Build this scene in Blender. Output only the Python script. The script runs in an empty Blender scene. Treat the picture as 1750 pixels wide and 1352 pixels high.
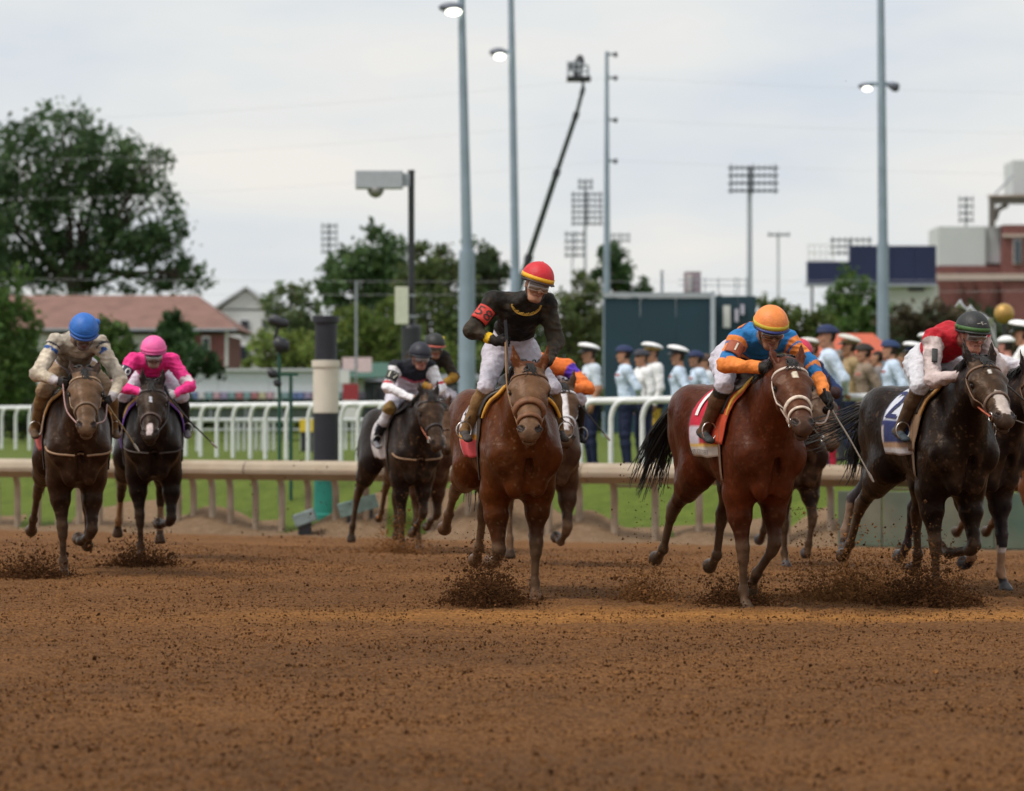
import bpy, bmesh, math, random
import numpy as np
from mathutils import Vector, Matrix
from mathutils.bvhtree import BVHTree

# ------------------------------------------------------------------ camera, sky, sun, exposure
scene = bpy.context.scene
COL = scene.collection
FPX, HORIZ, ZC = 5640.0, 712.0, 1.35          # focal length in photo pixels, horizon row, eye height
cam_d = bpy.data.cameras.new('camera')
cam = bpy.data.objects.new('camera', cam_d); COL.objects.link(cam)
cam.location = (0, 0, ZC); cam.rotation_euler = (math.radians(90), 0, 0)
cam_d.sensor_width = 36.0; cam_d.lens = FPX / 1750 * 36.0
cam_d.shift_y = (HORIZ - 676.0) / 1750.0
cam_d.clip_start = 0.5; cam_d.clip_end = 6000
cam_d.dof.use_dof = True; cam_d.dof.focus_distance = 22.6
cam_d.dof.aperture_fstop = cam_d.lens / 1000 / 0.041
scene.camera = cam

SUN_EL, SUN_AZ = math.radians(58), math.radians(240)     # sun high, behind the camera's left shoulder
world = bpy.data.worlds.new('World'); scene.world = world; world.use_nodes = True
wn, wl = world.node_tree.nodes, world.node_tree.links
wn.clear()
w_out = wn.new('ShaderNodeOutputWorld'); w_bg = wn.new('ShaderNodeBackground')
w_sky = wn.new('ShaderNodeTexSky'); w_sky.sky_type = 'NISHITA'; w_sky.sun_disc = False
w_sky.sun_elevation = SUN_EL; w_sky.sun_rotation = SUN_AZ; w_sky.dust_density = 3.0
w_gain = wn.new('ShaderNodeVectorMath'); w_gain.operation = 'SCALE'; w_gain.inputs['Scale'].default_value = 0.9
w_co = wn.new('ShaderNodeTexCoord'); w_map = wn.new('ShaderNodeMapping')
w_map.inputs['Scale'].default_value = (7.0, 7.0, 24.0)
w_n1 = wn.new('ShaderNodeTexNoise'); w_n1.inputs['Scale'].default_value = 1.0
w_n1.inputs['Detail'].default_value = 5.0; w_n1.inputs['Roughness'].default_value = 0.5
w_r1 = wn.new('ShaderNodeValToRGB')                       # broken overcast: grey-blue undersides to creamy white
e = w_r1.color_ramp.elements
e[0].position = 0.30; e[0].color = (5.65, 6.1, 6.75, 1)
e[1].position = 0.66; e[1].color = (7.7, 7.4, 7.0, 1)
em = w_r1.color_ramp.elements.new(0.5); em.color = (6.8, 6.95, 6.95, 1)
w_mix = wn.new('ShaderNodeMix'); w_mix.data_type = 'RGBA'; w_mix.inputs[0].default_value = 0.88
wl.new(w_co.outputs['Generated'], w_map.inputs['Vector']); wl.new(w_map.outputs['Vector'], w_n1.inputs['Vector'])
wl.new(w_n1.outputs['Fac'], w_r1.inputs['Fac'])
wl.new(w_sky.outputs['Color'], w_gain.inputs[0])
wl.new(w_gain.outputs['Vector'], w_mix.inputs[6]); wl.new(w_r1.outputs['Color'], w_mix.inputs[7])
wl.new(w_mix.outputs[2], w_bg.inputs['Color']); w_bg.inputs['Strength'].default_value = 0.115
wl.new(w_bg.outputs['Background'], w_out.inputs['Surface'])

sun_d = bpy.data.lights.new('sun', 'SUN'); sun = bpy.data.objects.new('sun', sun_d); COL.objects.link(sun)
sun_d.energy = 2.3; sun_d.angle = math.radians(18); sun_d.color = (1.0, 0.94, 0.86)
_sd = Vector((math.sin(SUN_AZ) * math.cos(SUN_EL), math.cos(SUN_AZ) * math.cos(SUN_EL), math.sin(SUN_EL)))
sun.rotation_euler = _sd.to_track_quat('Z', 'Y').to_euler(); sun.location = (0, 0, 60)

vs = scene.view_settings
vs.view_transform = 'Standard'; vs.look = 'None'; vs.exposure = 0.12; vs.gamma = 1.0; vs.use_curve_mapping = False
scene.cycles.use_denoising = True
scene.cycles.max_bounces = 3; scene.cycles.diffuse_bounces = 2; scene.cycles.glossy_bounces = 2; scene.cycles.transmission_bounces = 2
scene.cycles.caustics_reflective = scene.cycles.caustics_refractive = False
scene.cycles.use_adaptive_sampling = True; scene.cycles.adaptive_threshold = 0.02

def at(px, py, D):
    """the point at depth D whose direction is the photo pixel (px, py)"""
    return Vector(((px - 875) / FPX * D, D, ZC - (py - HORIZ) / FPX * D))
# ------------------------------------------------------------------ helpers: materials
MATS = {}
def mat(name, col=(0.5, 0.5, 0.5), rough=0.6, metal=0.0, var=0.12, scale=8.0, bump=0.0, bscale=40.0, sheen=0.0,
        emit=None, attr=None, spec=0.5, coat=0.0, col2=None, tint=None):
    """Principled material with noise variation of its colour, optional fine relief and an optional colour attribute"""
    if name in MATS: return MATS[name]
    m = bpy.data.materials.new(name); m.use_nodes = True
    n, l = m.node_tree.nodes, m.node_tree.links
    b = n['Principled BSDF']
    b.inputs['Roughness'].default_value = rough; b.inputs['Metallic'].default_value = metal
    b.inputs['Specular IOR Level'].default_value = spec
    if tint: b.inputs['Specular Tint'].default_value = (*tint, 1)
    if sheen: b.inputs['Sheen Weight'].default_value = sheen
    if coat: b.inputs['Coat Weight'].default_value = coat
    tc = n.new('ShaderNodeTexCoord')
    nz = n.new('ShaderNodeTexNoise'); nz.inputs['Scale'].default_value = scale; nz.inputs['Detail'].default_value = 2.0
    l.new(tc.outputs['Object'], nz.inputs['Vector'])
    mr = n.new('ShaderNodeMapRange'); mr.inputs['From Min'].default_value = 0.3; mr.inputs['From Max'].default_value = 0.7
    mr.inputs['To Min'].default_value = 1 - var; mr.inputs['To Max'].default_value = 1 + var
    l.new(nz.outputs['Fac'], mr.inputs['Value'])
    if attr:
        at_ = n.new('ShaderNodeAttribute'); at_.attribute_name = attr; src = at_.outputs['Color']
    elif col2:
        mx = n.new('ShaderNodeMix'); mx.data_type = 'RGBA'
        mx.inputs[6].default_value = (*col, 1); mx.inputs[7].default_value = (*col2, 1)
        n2 = n.new('ShaderNodeTexNoise'); n2.inputs['Scale'].default_value = scale * 0.37; n2.inputs['Detail'].default_value = 6
        r2 = n.new('ShaderNodeMapRange'); r2.inputs['From Min'].default_value = 0.4; r2.inputs['From Max'].default_value = 0.62
        l.new(tc.outputs['Object'], n2.inputs['Vector']); l.new(n2.outputs['Fac'], r2.inputs['Value'])
        l.new(r2.outputs['Result'], mx.inputs[0]); src = mx.outputs[2]
    else:
        rg = n.new('ShaderNodeRGB'); rg.outputs[0].default_value = (*col, 1); src = rg.outputs[0]
    sc = n.new('ShaderNodeVectorMath'); sc.operation = 'SCALE'
    l.new(src, sc.inputs[0]); l.new(mr.outputs['Result'], sc.inputs['Scale'])
    l.new(sc.outputs['Vector'], b.inputs['Base Color'])
    if bump:
        nb = n.new('ShaderNodeTexNoise'); nb.inputs['Scale'].default_value = bscale; nb.inputs['Detail'].default_value = 2
        l.new(tc.outputs['Object'], nb.inputs['Vector'])
        bp = n.new('ShaderNodeBump'); bp.inputs['Strength'].default_value = bump; bp.inputs['Distance'].default_value = 0.02
        l.new(nb.outputs['Fac'], bp.inputs['Height']); l.new(bp.outputs['Normal'], b.inputs['Normal'])
    if emit:
        b.inputs['Emission Color'].default_value = (*emit[:3], 1); b.inputs['Emission Strength'].default_value = emit[3]
    MATS[name] = m
    return m

# ------------------------------------------------------------------ helpers: objects
def mesh_from(V, F, smooth=True, name='mesh'):
    me = bpy.data.meshes.new(name)
    if isinstance(V, np.ndarray) and isinstance(F, np.ndarray):
        k = F.shape[1]
        me.vertices.add(len(V)); me.vertices.foreach_set('co', V.astype(np.float32).ravel())
        me.loops.add(F.size); me.loops.foreach_set('vertex_index', F.astype(np.int32).ravel())
        me.polygons.add(len(F)); me.polygons.foreach_set('loop_start', np.arange(0, F.size, k, dtype=np.int32))
        me.polygons.foreach_set('loop_total', np.full(len(F), k, dtype=np.int32))
        me.update(calc_edges=True)
    else:
        me.from_pydata([tuple(v) for v in V], [], [tuple(f) for f in F]); me.update()
    me.polygons.foreach_set('use_smooth', np.full(len(me.polygons), smooth, dtype=bool))
    return me

def obj(name, me, m=None, parent=None, loc=None):
    o = bpy.data.objects.new(name, me); COL.objects.link(o)
    if m is not None and me is not None:
        me.materials.clear(); me.materials.append(m)
    if parent is not None: o.parent = parent
    if loc is not None: o.location = loc
    return o
def tag(o, label=None, cat=None, group=None, kind=None):
    if label: o['label'] = label
    if cat: o['category'] = cat
    if group: o['group'] = group
    if kind: o['kind'] = kind
    return o
def thing(name, label, cat, loc=(0, 0, 0), rz=0.0, group=None):
    o = bpy.data.objects.new(name, None); COL.objects.link(o); o.empty_display_size = 0.2
    o.location = loc; o.rotation_euler = (0, 0, rz)
    return tag(o, label, cat, group)
def setcol(me, C, name='Col'):
    a = me.color_attributes.new(name, 'FLOAT_COLOR', 'POINT')
    c4 = np.ones((len(me.vertices), 4), np.float32); c4[:, :3] = C
    a.data.foreach_set('color', c4.ravel())

class MB:
    """collects boxes, tubes, lathes ... and links them as one mesh"""
    def __init__(s): s.V = []; s.F = []
    def add(s, V, F):
        o = len(s.V); s.V += [tuple(v) for v in V]; s.F += [tuple(i + o for i in f) for f in F]; return s
    def box(s, c, d, rz=0.0, ry=0.0, rx=0.0, taper=1.0):
        R = Matrix.Rotation(rz, 3, 'Z') @ Matrix.Rotation(ry, 3, 'Y') @ Matrix.Rotation(rx, 3, 'X')
        V = []
        for sz in (-1, 1):
            k = taper if sz > 0 else 1.0
            for sx, sy in ((-1, -1), (1, -1), (1, 1), (-1, 1)):
                V.append(Vector(c) + R @ Vector((sx * d[0] / 2 * k, sy * d[1] / 2 * k, sz * d[2] / 2)))
        return s.add(V, [(3, 2, 1, 0), (4, 5, 6, 7), (0, 1, 5, 4), (1, 2, 6, 5), (2, 3, 7, 6), (3, 0, 4, 7)])
    def tube(s, pts, r, n=8, cap=True, closed=False):
        pts = [Vector(p) for p in pts]; N = len(pts)
        rr = list(r) if hasattr(r, '__len__') else [r] * N
        V = []; F = []; up = None
        for i, p in enumerate(pts):
            if closed: d = pts[(i + 1) % N] - pts[i - 1]
            else: d = pts[min(i + 1, N - 1)] - pts[max(i - 1, 0)]
            d = d.normalized() if d.length > 1e-9 else Vector((0, 0, 1))
            if up is None: up = Vector((0, 0, 1)) if abs(d.z) < 0.9 else Vector((1, 0, 0))
            a = d.cross(up); a.normalize(); b = a.cross(d); up = b
            for k in range(n):
                t = 2 * math.pi * k / n
                V.append(p + (a * math.cos(t) + b * math.sin(t)) * rr[i])
        M = N if closed else N - 1
        for i in range(M):
            j = (i + 1) % N
            for k in range(n):
                k2 = (k + 1) % n
                F.append((i * n + k, i * n + k2, j * n + k2, j * n + k))
        if cap and not closed:
            m = len(V); V += V[:n] + V[(N - 1) * n:N * n]      # caps keep their own corners so the sides shade straight
            F.append(tuple(range(m + n - 1, m - 1, -1))); F.append(tuple(m + n + k for k in range(n)))
        return s.add(V, F)
    def lathe(s, c, prof, n=16, axis=None):
        """profile of (radius, height) about the vertical through c"""
        V = []; F = []; c = Vector(c)
        for (r, z) in prof:
            for k in range(n):
                t = 2 * math.pi * k / n
                V.append(c + Vector((r * math.cos(t), r * math.sin(t), z)))
        for i in range(len(prof) - 1):
            for k in range(n):
                k2 = (k + 1) % n
                F.append((i * n + k, i * n + k2, (i + 1) * n + k2, (i + 1) * n + k))
        F.append(tuple(range(n - 1, -1, -1))); F.append(tuple((len(prof) - 1) * n + k for k in range(n)))
        return s.add(V, F)
    def prism(s, poly, p0, ax, ay, depth):
        """polygon in the plane p0 + x*ax + y*ay, thickened by the vector depth"""
        ax, ay, depth, p0 = Vector(ax), Vector(ay), Vector(depth), Vector(p0); n = len(poly)
        V = [p0 + ax * x + ay * y for x, y in poly]; V += [v + depth for v in V]
        F = [tuple(range(n - 1, -1, -1)), tuple(range(n, 2 * n))] + [(i, (i + 1) % n, n + (i + 1) % n, n + i) for i in range(n)]
        return s.add(V, F)
    def build(s, name, m, parent=None, smooth=False, bevel=0.0):
        me = mesh_from(s.V, s.F, smooth, name)
        o = obj(name, me, m, parent)
        if bevel:
            bv = o.modifiers.new('bevel', 'BEVEL'); bv.width = bevel; bv.segments = 2; bv.limit_method = 'ANGLE'
        return o

def strap(pts, nrm, width, thick, closed=False):
    """flat strap along pts; nrm points away from what it lies on"""
    mb = MB(); N = len(pts); V = []; F = []
    for i in range(N):
        d = (pts[(i + 1) % N] - pts[i - 1]) if closed else (pts[min(i + 1, N - 1)] - pts[max(i - 1, 0)])
        d.normalize(); b = d.cross(nrm[i]); b.normalize(); u = b.cross(d)
        for sb, su in ((-1, 0), (-.8, 1), (.8, 1), (1, 0)):
            V.append(pts[i] + b * (sb * width / 2) + u * (su * thick - thick * 0.2))
    for i in range(N if closed else N - 1):
        j = (i + 1) % N
        for k in range(4):
            k2 = (k + 1) % 4
            F.append((i * 4 + k, i * 4 + k2, j * 4 + k2, j * 4 + k))
    if not closed: F += [(3, 2, 1, 0), tuple((N - 1) * 4 + k for k in range(4))]
    return mb.add(V, F)

# ------------------------------------------------------------------ helpers: smooth-blended bodies (signed distance + surface nets)
def _n(v):
    v = np.asarray(v, float); return v / max(np.linalg.norm(v), 1e-9)
class Body:
    def __init__(s): s.pr = []
    def seg(s, a, b, ra, rb, side=(1, 0, 0), k=0.03, tag='', cut=False, cap=1.0):
        ra = (ra, ra) if not hasattr(ra, '__len__') else ra
        rb = (rb, rb) if not hasattr(rb, '__len__') else rb
        a = np.asarray(a, float); b = np.asarray(b, float)
        if np.linalg.norm(b - a) < 1e-6: b = a + np.array([0, 0, 1e-4])
        ax = _n(b - a); u = np.asarray(side, float); u = u - u.dot(ax) * ax
        if np.linalg.norm(u) < 1e-3: u = np.array([0, 1., 0]) - ax[1] * ax
        u = _n(u); v = np.cross(ax, u)
        s.pr.append(dict(a=a, b=b, ra=ra, rb=rb, ax=ax, u=u, v=v, k=k, tag=tag, cut=cut, cap=cap))
        return s
    def chain(s, pts, radii, side=(1, 0, 0), k=0.03, tag=''):
        for i in range(len(pts) - 1): s.seg(pts[i], pts[i + 1], radii[i], radii[i + 1], side, k, tag)
        return s
    def ball(s, c, r, k=0.03, tag='', cut=False, M=None):
        """ellipsoid, radii along the axes of M (columns) or the local axes"""
        r = (r, r, r) if not hasattr(r, '__len__') else r
        M = np.eye(3) if M is None else np.asarray(M, float)
        s.pr.append(dict(a=np.asarray(c, float), b=np.asarray(c, float), ell=r, ax=M[:, 2], u=M[:, 0], v=M[:, 1], k=k, tag=tag, cut=cut))
        return s
    @staticmethod
    def dist(p, P):
        """P: points (n, 3), or the three axes of a grid"""
        f = np.float32; a = p['a']
        def lin(w):
            if isinstance(P, tuple):
                x, y, z = P
                return ((x - f(a[0])) * f(w[0]))[:, None, None] + ((y - f(a[1])) * f(w[1]))[None, :, None] + ((z - f(a[2])) * f(w[2]))[None, None, :]
            return (P - a.astype(f)) @ w.astype(f)
        qu, qv, qw = lin(p['u']), lin(p['v']), lin(p['ax'])
        if 'ell' in p:
            ru, rv, rw = (f(x) for x in p['ell'])
        else:
            L = f(np.linalg.norm(p['b'] - a)); t = np.clip(qw / L, 0, 1); qw = qw - t * L
            ru = f(p['ra'][0]) + f(p['rb'][0] - p['ra'][0]) * t; rv = f(p['ra'][1]) + f(p['rb'][1] - p['ra'][1]) * t
            rw = np.minimum(ru, rv) * f(p['cap'])
        qu = qu / ru; qv = qv / rv; qw = qw / rw
        k0 = np.sqrt(qu * qu + qv * qv + qw * qw)
        qu = qu / ru; qv = qv / rv; qw = qw / rw
        k1 = np.sqrt(qu * qu + qv * qv + qw * qw)
        return k0 * (k0 - 1) / np.maximum(k1, f(1e-4))
    def mesh(s, h):
        lo = np.full(3, 1e9); hi = -lo; boxes = []
        for p in s.pr:
            R = max(p['ell']) if 'ell' in p else max(*p['ra'], *p['rb'])
            bl = np.minimum(p['a'], p['b']) - R; bh = np.maximum(p['a'], p['b']) + R
            boxes.append((bl, bh))
            if not p['cut']: lo = np.minimum(lo, bl); hi = np.maximum(hi, bh)
        lo -= 0.06; hi += 0.06
        n = np.ceil((hi - lo) / h).astype(int) + 1
        D = np.full(n, 0.5, np.float32)
        for p, (bl, bh) in zip(s.pr, boxes):
            m = p['k'] + 2 * h
            i0 = np.clip(np.floor((bl - m - lo) / h).astype(int), 0, n - 1); i1 = np.clip(np.ceil((bh + m - lo) / h).astype(int) + 1, 1, n)
            if np.any(i1 <= i0): continue
            ax = [np.float32(lo[d]) + np.float32(h) * np.arange(i0[d], i1[d], dtype=np.float32) for d in range(3)]
            di = s.dist(p, tuple(ax)); sl = tuple(slice(i0[d], i1[d]) for d in range(3))
            d0 = D[sl]; k = np.float32(max(p['k'], 1e-4))
            if p['cut']:
                di = -di; hh = np.maximum(k - np.abs(d0 - di), 0) / k; D[sl] = np.maximum(d0, di) + hh * hh * k * 0.25
            else:
                hh = np.maximum(k - np.abs(d0 - di), 0) / k; D[sl] = np.minimum(d0, di) - hh * hh * k * 0.25
        # surface nets
        S = D < 0
        c = S[:-1, :-1, :-1].astype(np.int8)
        tot = np.zeros(tuple(n - 1), np.int8)
        corners = [(i, j, k) for i in (0, 1) for j in (0, 1) for k in (0, 1)]
        for (i, j, k) in corners:
            tot += S[i:n[0] - 1 + i, j:n[1] - 1 + j, k:n[2] - 1 + k]
        act = np.argwhere((tot > 0) & (tot < 8))
        vals = np.stack([D[act[:, 0] + i, act[:, 1] + j, act[:, 2] + k] for (i, j, k) in corners], 1)
        acc = np.zeros((len(act), 3)); cnt = np.zeros(len(act))
        for a in range(8):
            for ax_ in range(3):
                if corners[a][ax_]: continue
                cb = list(corners[a]); cb[ax_] = 1; b = corners.index(tuple(cb))
                va, vb = vals[:, a], vals[:, b]; m = (va < 0) != (vb < 0)
                t = va[m] / (va[m] - vb[m])
                pa = np.array(corners[a], float); pos = np.repeat(pa[None], m.sum(), 0); pos[:, ax_] += t
                acc[m] += pos; cnt[m] += 1
        V = lo + h * (act + acc / cnt[:, None])
        idx = np.full(tuple(n - 1), -1, np.int32); idx[act[:, 0], act[:, 1], act[:, 2]] = np.arange(len(act))
        quads = []
        for ax_ in range(3):
            o1, o2 = [(1, 2), (2, 0), (0, 1)][ax_]
            sl0 = [slice(1, n[d] - 1) for d in range(3)]; sl1 = list(sl0)
            sl0[ax_] = slice(0, n[ax_] - 1); sl1[ax_] = slice(1, n[ax_])
            A, B = S[tuple(sl0)], S[tuple(sl1)]
            for flip, M in ((False, A & ~B), (True, ~A & B)):
                e = np.argwhere(M); e = e + np.array([0 if d == ax_ else 1 for d in range(3)])
                q = []
                for (d1, d2) in ((0, 0), (-1, 0), (-1, -1), (0, -1)):
                    ee = e.copy(); ee[:, o1] += d1; ee[:, o2] += d2
                    q.append(idx[ee[:, 0], ee[:, 1], ee[:, 2]])
                q = np.stack(q, 1)
                quads.append(q[:, ::-1] if flip else q)
        F = np.concatenate(quads); F = F[(F >= 0).all(1)]
        return V, F
    def tagdist(s, V):
        V = V.astype(np.float32); out = {}
        for p in s.pr:
            if p['cut']: continue
            d = s.dist(p, V); t = p['tag']
            out[t] = d if t not in out else np.minimum(out[t], d)
        return out
def sstep(a, b, x):
    t = np.clip((x - a) / (b - a), 0, 1); return t * t * (3 - 2 * t)
def vnoise(P, scale, seed=0):
    """cheap smooth value noise, 0..1"""
    Q = P * scale; i = np.floor(Q).astype(np.int64); f = Q - i; f = f * f * (3 - 2 * f); r = 0
    for dx in (0, 1):
        for dy in (0, 1):
            for dz in (0, 1):
                a, b, c = i[:, 0] + dx, i[:, 1] + dy, i[:, 2] + dz
                hsh = (a * 73856093 ^ b * 19349663 ^ c * 83492791 ^ (seed * 2654435)) & 0x7fffffff
                hsh = ((hsh * 1103515245 + 12345) >> 8) & 0xffff
                w = (f[:, 0] if dx else 1 - f[:, 0]) * (f[:, 1] if dy else 1 - f[:, 1]) * (f[:, 2] if dz else 1 - f[:, 2])
                r = r + w * hsh / 65535.0
    return r
def fbm(P, scale, seed=0, o=3):
    return sum(vnoise(P, scale * 2 ** i, seed + i) * 0.5 ** i for i in range(o)) / (2 - 0.5 ** (o - 1))

def curve_pts(pts, n):
    """Catmull-Rom through pts"""
    pts = [np.asarray(p, float) for p in pts]; P = [2 * pts[0] - pts[1]] + pts + [2 * pts[-1] - pts[-2]]; out = []
    m = len(pts) - 1
    for i in range(n):
        x = i / (n - 1) * m; s = min(int(x), m - 1); t = x - s
        a, b, c, d = P[s:s + 4]
        out.append(.5 * ((2 * b) + (-a + c) * t + (2 * a - 5 * b + 4 * c - d) * t * t + (-a + 3 * b - 3 * c + d) * t ** 3))
    return out


def cmat(c, rough=.6, pre='fabric', **k):
    return mat('%s_%02x%02x%02x' % ((pre,) + tuple(int(255 * min(1, max(0, x))) for x in c)), c, rough, var=.12, scale=18, bump=.2, bscale=60, **k)

def vnormals(V, F):
    n = np.zeros_like(V); a, b, c, d = (V[F[:, i]] for i in range(4)); fn = np.cross(c - a, d - b)
    for i in range(4): np.add.at(n, F[:, i], fn)
    return n / np.maximum(np.linalg.norm(n, axis=1, keepdims=True), 1e-9)
# ------------------------------------------------------------------ the lie of the land
RL0, RL1 = np.array([-8.5, 54.8]), np.array([7.17, 46.2])             # dirt-track rail in plan
RDIR = (RL1 - RL0) / np.linalg.norm(RL1 - RL0); RNRM = np.array([-RDIR[1], RDIR[0]])
def rail_q(x, y): return (x - RL0[0]) * RNRM[0] + (y - RL0[1]) * RNRM[1]
def ground_z(x, y):
    """track falls away to its rail, then a low bank up to the turf"""
    q = rail_q(np.asarray(x, float), np.asarray(y, float))
    z = -0.5 * np.clip((q + 19) / 18.5, 0, 1) ** 1.15
    z = np.where(q > .0, -0.5 + .16 * sstep(0, .9, q) + .80 * sstep(.7, 4.6, q), z)
    return z
def gz(x, y): return float(ground_z(x, y))
def rail_at(px, off=0.0):
    k = (px - 875) / FPX; o = RL0 + RNRM * off
    t = (k * o[1] - o[0]) / (RDIR[0] - k * RDIR[1]); return o + RDIR * t

def lines(dense0, dense1, step, lo, hi, g=1.16, gmax=120):
    v = list(np.arange(dense0, dense1 + step / 2, step)); s = step
    while v[-1] < hi: s = min(s * g, gmax); v.append(v[-1] + s)
    s = step
    while v[0] > lo: s = min(s * g, gmax); v.insert(0, v[0] - s)
    return np.array(v)
def ground():
    xs = lines(-6.6, 6.9, .054, -1500, 1500); ys = lines(9.5, 30, .06, -150, 4200, 1.05, 200)
    X, Y = np.meshgrid(xs, ys); x, y = X.ravel(), Y.ravel(); q = rail_q(x, y)
    P = np.stack([x, y, np.zeros_like(x)], 1)
    near = (np.abs(x) < 15) & (y < 60) & (y > 5)
    z = ground_z(x, y); rough = np.zeros_like(z)
    Pn = P[near]
    r = (fbm(Pn, 9, 1, 3) - .5) * .046 + (vnoise(Pn * np.array([1, .6, 1]), 2.2, 9) - .5) * .030 + np.abs(vnoise(Pn, 11, 21) - .5) * -.034
    rough[near] = r
    berm = sstep(.15, .7, q) * sstep(2.3, 1.2, q)
    bn = np.zeros_like(z); bn[near] = fbm(Pn, .55, 31, 2)
    z = z + rough * np.where(q < .3, 1, .4) + berm * np.maximum(bn - .42, 0) * 1.9
    idx = np.arange(len(x)).reshape(X.shape)
    F = np.stack([idx[:-1, :-1].ravel(), idx[:-1, 1:].ravel(), idx[1:, 1:].ravel(), idx[1:, :-1].ravel()], 1)
    fc = P[F].mean(1); fq = rail_q(fc[:, 0], fc[:, 1]); nz_ = np.full(len(F), .5)
    m = (np.abs(fq - 1) < 3) & (np.abs(fc[:, 0]) < 20); nz_[m] = fbm(fc[m], .9, 17, 3)
    edge = 1.0 + (nz_ - .5) * 2.6
    V = np.stack([x, y, z], 1)
    for name, sel in (('dirt_track', fq <= edge), ('grass_infield', fq > edge)):
        f = F[sel]; u, inv = np.unique(f, return_inverse=True)
        me = mesh_from(V[u], inv.reshape(f.shape), True, name)
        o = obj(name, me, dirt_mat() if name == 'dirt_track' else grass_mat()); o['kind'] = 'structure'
def dirt_mat():
    m = bpy.data.materials.new('track_dirt'); m.use_nodes = True; n, l = m.node_tree.nodes, m.node_tree.links
    b = n['Principled BSDF']; b.inputs['Roughness'].default_value = .95; b.inputs['Specular IOR Level'].default_value = .15
    tc = n.new('ShaderNodeTexCoord')
    def noise(s, d, r=.6, vec=None):
        t = n.new('ShaderNodeTexNoise'); t.inputs['Scale'].default_value = s; t.inputs['Detail'].default_value = d; t.inputs['Roughness'].default_value = r
        l.new(vec or tc.outputs['Object'], t.inputs['Vector']); return t.outputs['Fac']
    def ramp(src, a, b_, c0, c1):
        r = n.new('ShaderNodeValToRGB'); r.color_ramp.elements[0].position = a; r.color_ramp.elements[1].position = b_
        r.color_ramp.elements[0].color = (*c0, 1); r.color_ramp.elements[1].color = (*c1, 1); l.new(src, r.inputs['Fac']); return r.outputs['Color']
    def mix(f, a, b_, mode='MIX'):
        x = n.new('ShaderNodeMix'); x.data_type = 'RGBA'; x.blend_type = mode
        if isinstance(f, float): x.inputs[0].default_value = f
        else: l.new(f, x.inputs[0])
        l.new(a, x.inputs[6]); l.new(b_, x.inputs[7]); return x.outputs[2]
    c1 = ramp(noise(34, 6, .75), .36, .64, (.112, .046, .0145), (.350, .168, .062))
    c2 = ramp(noise(.45, 4), .35, .65, (.80, .80, .82), (1.16, 1.12, 1.05))
    col = mix(1.0, c1, c2, 'MULTIPLY')
    # shade between the crumbs, painted in as small dark specks
    c3 = ramp(noise(70, 3, .6), .35, .44, (.30, .25, .22), (1, 1, 1)); col = mix(1.0, col, c3, 'MULTIPLY')
    # dry pale sand along the foot of the rail
    sp = n.new('ShaderNodeVectorMath'); sp.operation = 'DOT_PRODUCT'; l.new(tc.outputs['Object'], sp.inputs[0]); sp.inputs[1].default_value = (RNRM[0], RNRM[1], 0)
    rq = n.new('ShaderNodeMapRange'); rq.inputs['From Min'].default_value = float(RL0 @ RNRM) - 2.6; rq.inputs['From Max'].default_value = float(RL0 @ RNRM) - .5; l.new(sp.outputs['Value'], rq.inputs['Value'])
    pale = ramp(noise(9, 6, .7), .3, .7, (.20, .125, .072), (.36, .255, .165))
    sandf = n.new('ShaderNodeMath'); sandf.operation = 'MULTIPLY'; sandf.inputs[1].default_value = .85; l.new(rq.outputs['Result'], sandf.inputs[0])
    col = mix(sandf.outputs[0], col, pale)
    # a paler ochre strip of colour across the course, fading out to the left
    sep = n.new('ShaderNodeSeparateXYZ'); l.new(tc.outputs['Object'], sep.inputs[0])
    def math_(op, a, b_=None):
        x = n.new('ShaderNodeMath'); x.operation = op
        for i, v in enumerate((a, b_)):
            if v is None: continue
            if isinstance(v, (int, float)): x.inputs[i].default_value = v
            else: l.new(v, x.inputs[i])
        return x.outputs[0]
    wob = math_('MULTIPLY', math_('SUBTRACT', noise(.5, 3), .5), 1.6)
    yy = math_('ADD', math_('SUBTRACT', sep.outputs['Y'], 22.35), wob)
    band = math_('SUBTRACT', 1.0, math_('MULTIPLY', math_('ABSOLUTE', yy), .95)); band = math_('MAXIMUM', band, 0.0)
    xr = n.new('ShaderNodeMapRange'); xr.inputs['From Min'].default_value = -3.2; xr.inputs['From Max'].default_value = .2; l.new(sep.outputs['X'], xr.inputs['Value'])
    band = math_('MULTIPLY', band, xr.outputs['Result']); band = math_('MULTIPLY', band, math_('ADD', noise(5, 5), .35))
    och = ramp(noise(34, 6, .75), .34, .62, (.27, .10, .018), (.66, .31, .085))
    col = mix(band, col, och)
    l.new(col, b.inputs['Base Color'])
    bp = n.new('ShaderNodeBump'); bp.inputs['Strength'].default_value = 1.0; bp.inputs['Distance'].default_value = .04
    h = math_('ADD', noise(38, 8, .75), math_('MULTIPLY', noise(12, 4), .8)); l.new(h, bp.inputs['Height']); l.new(bp.outputs['Normal'], b.inputs['Normal'])
    return m
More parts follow.
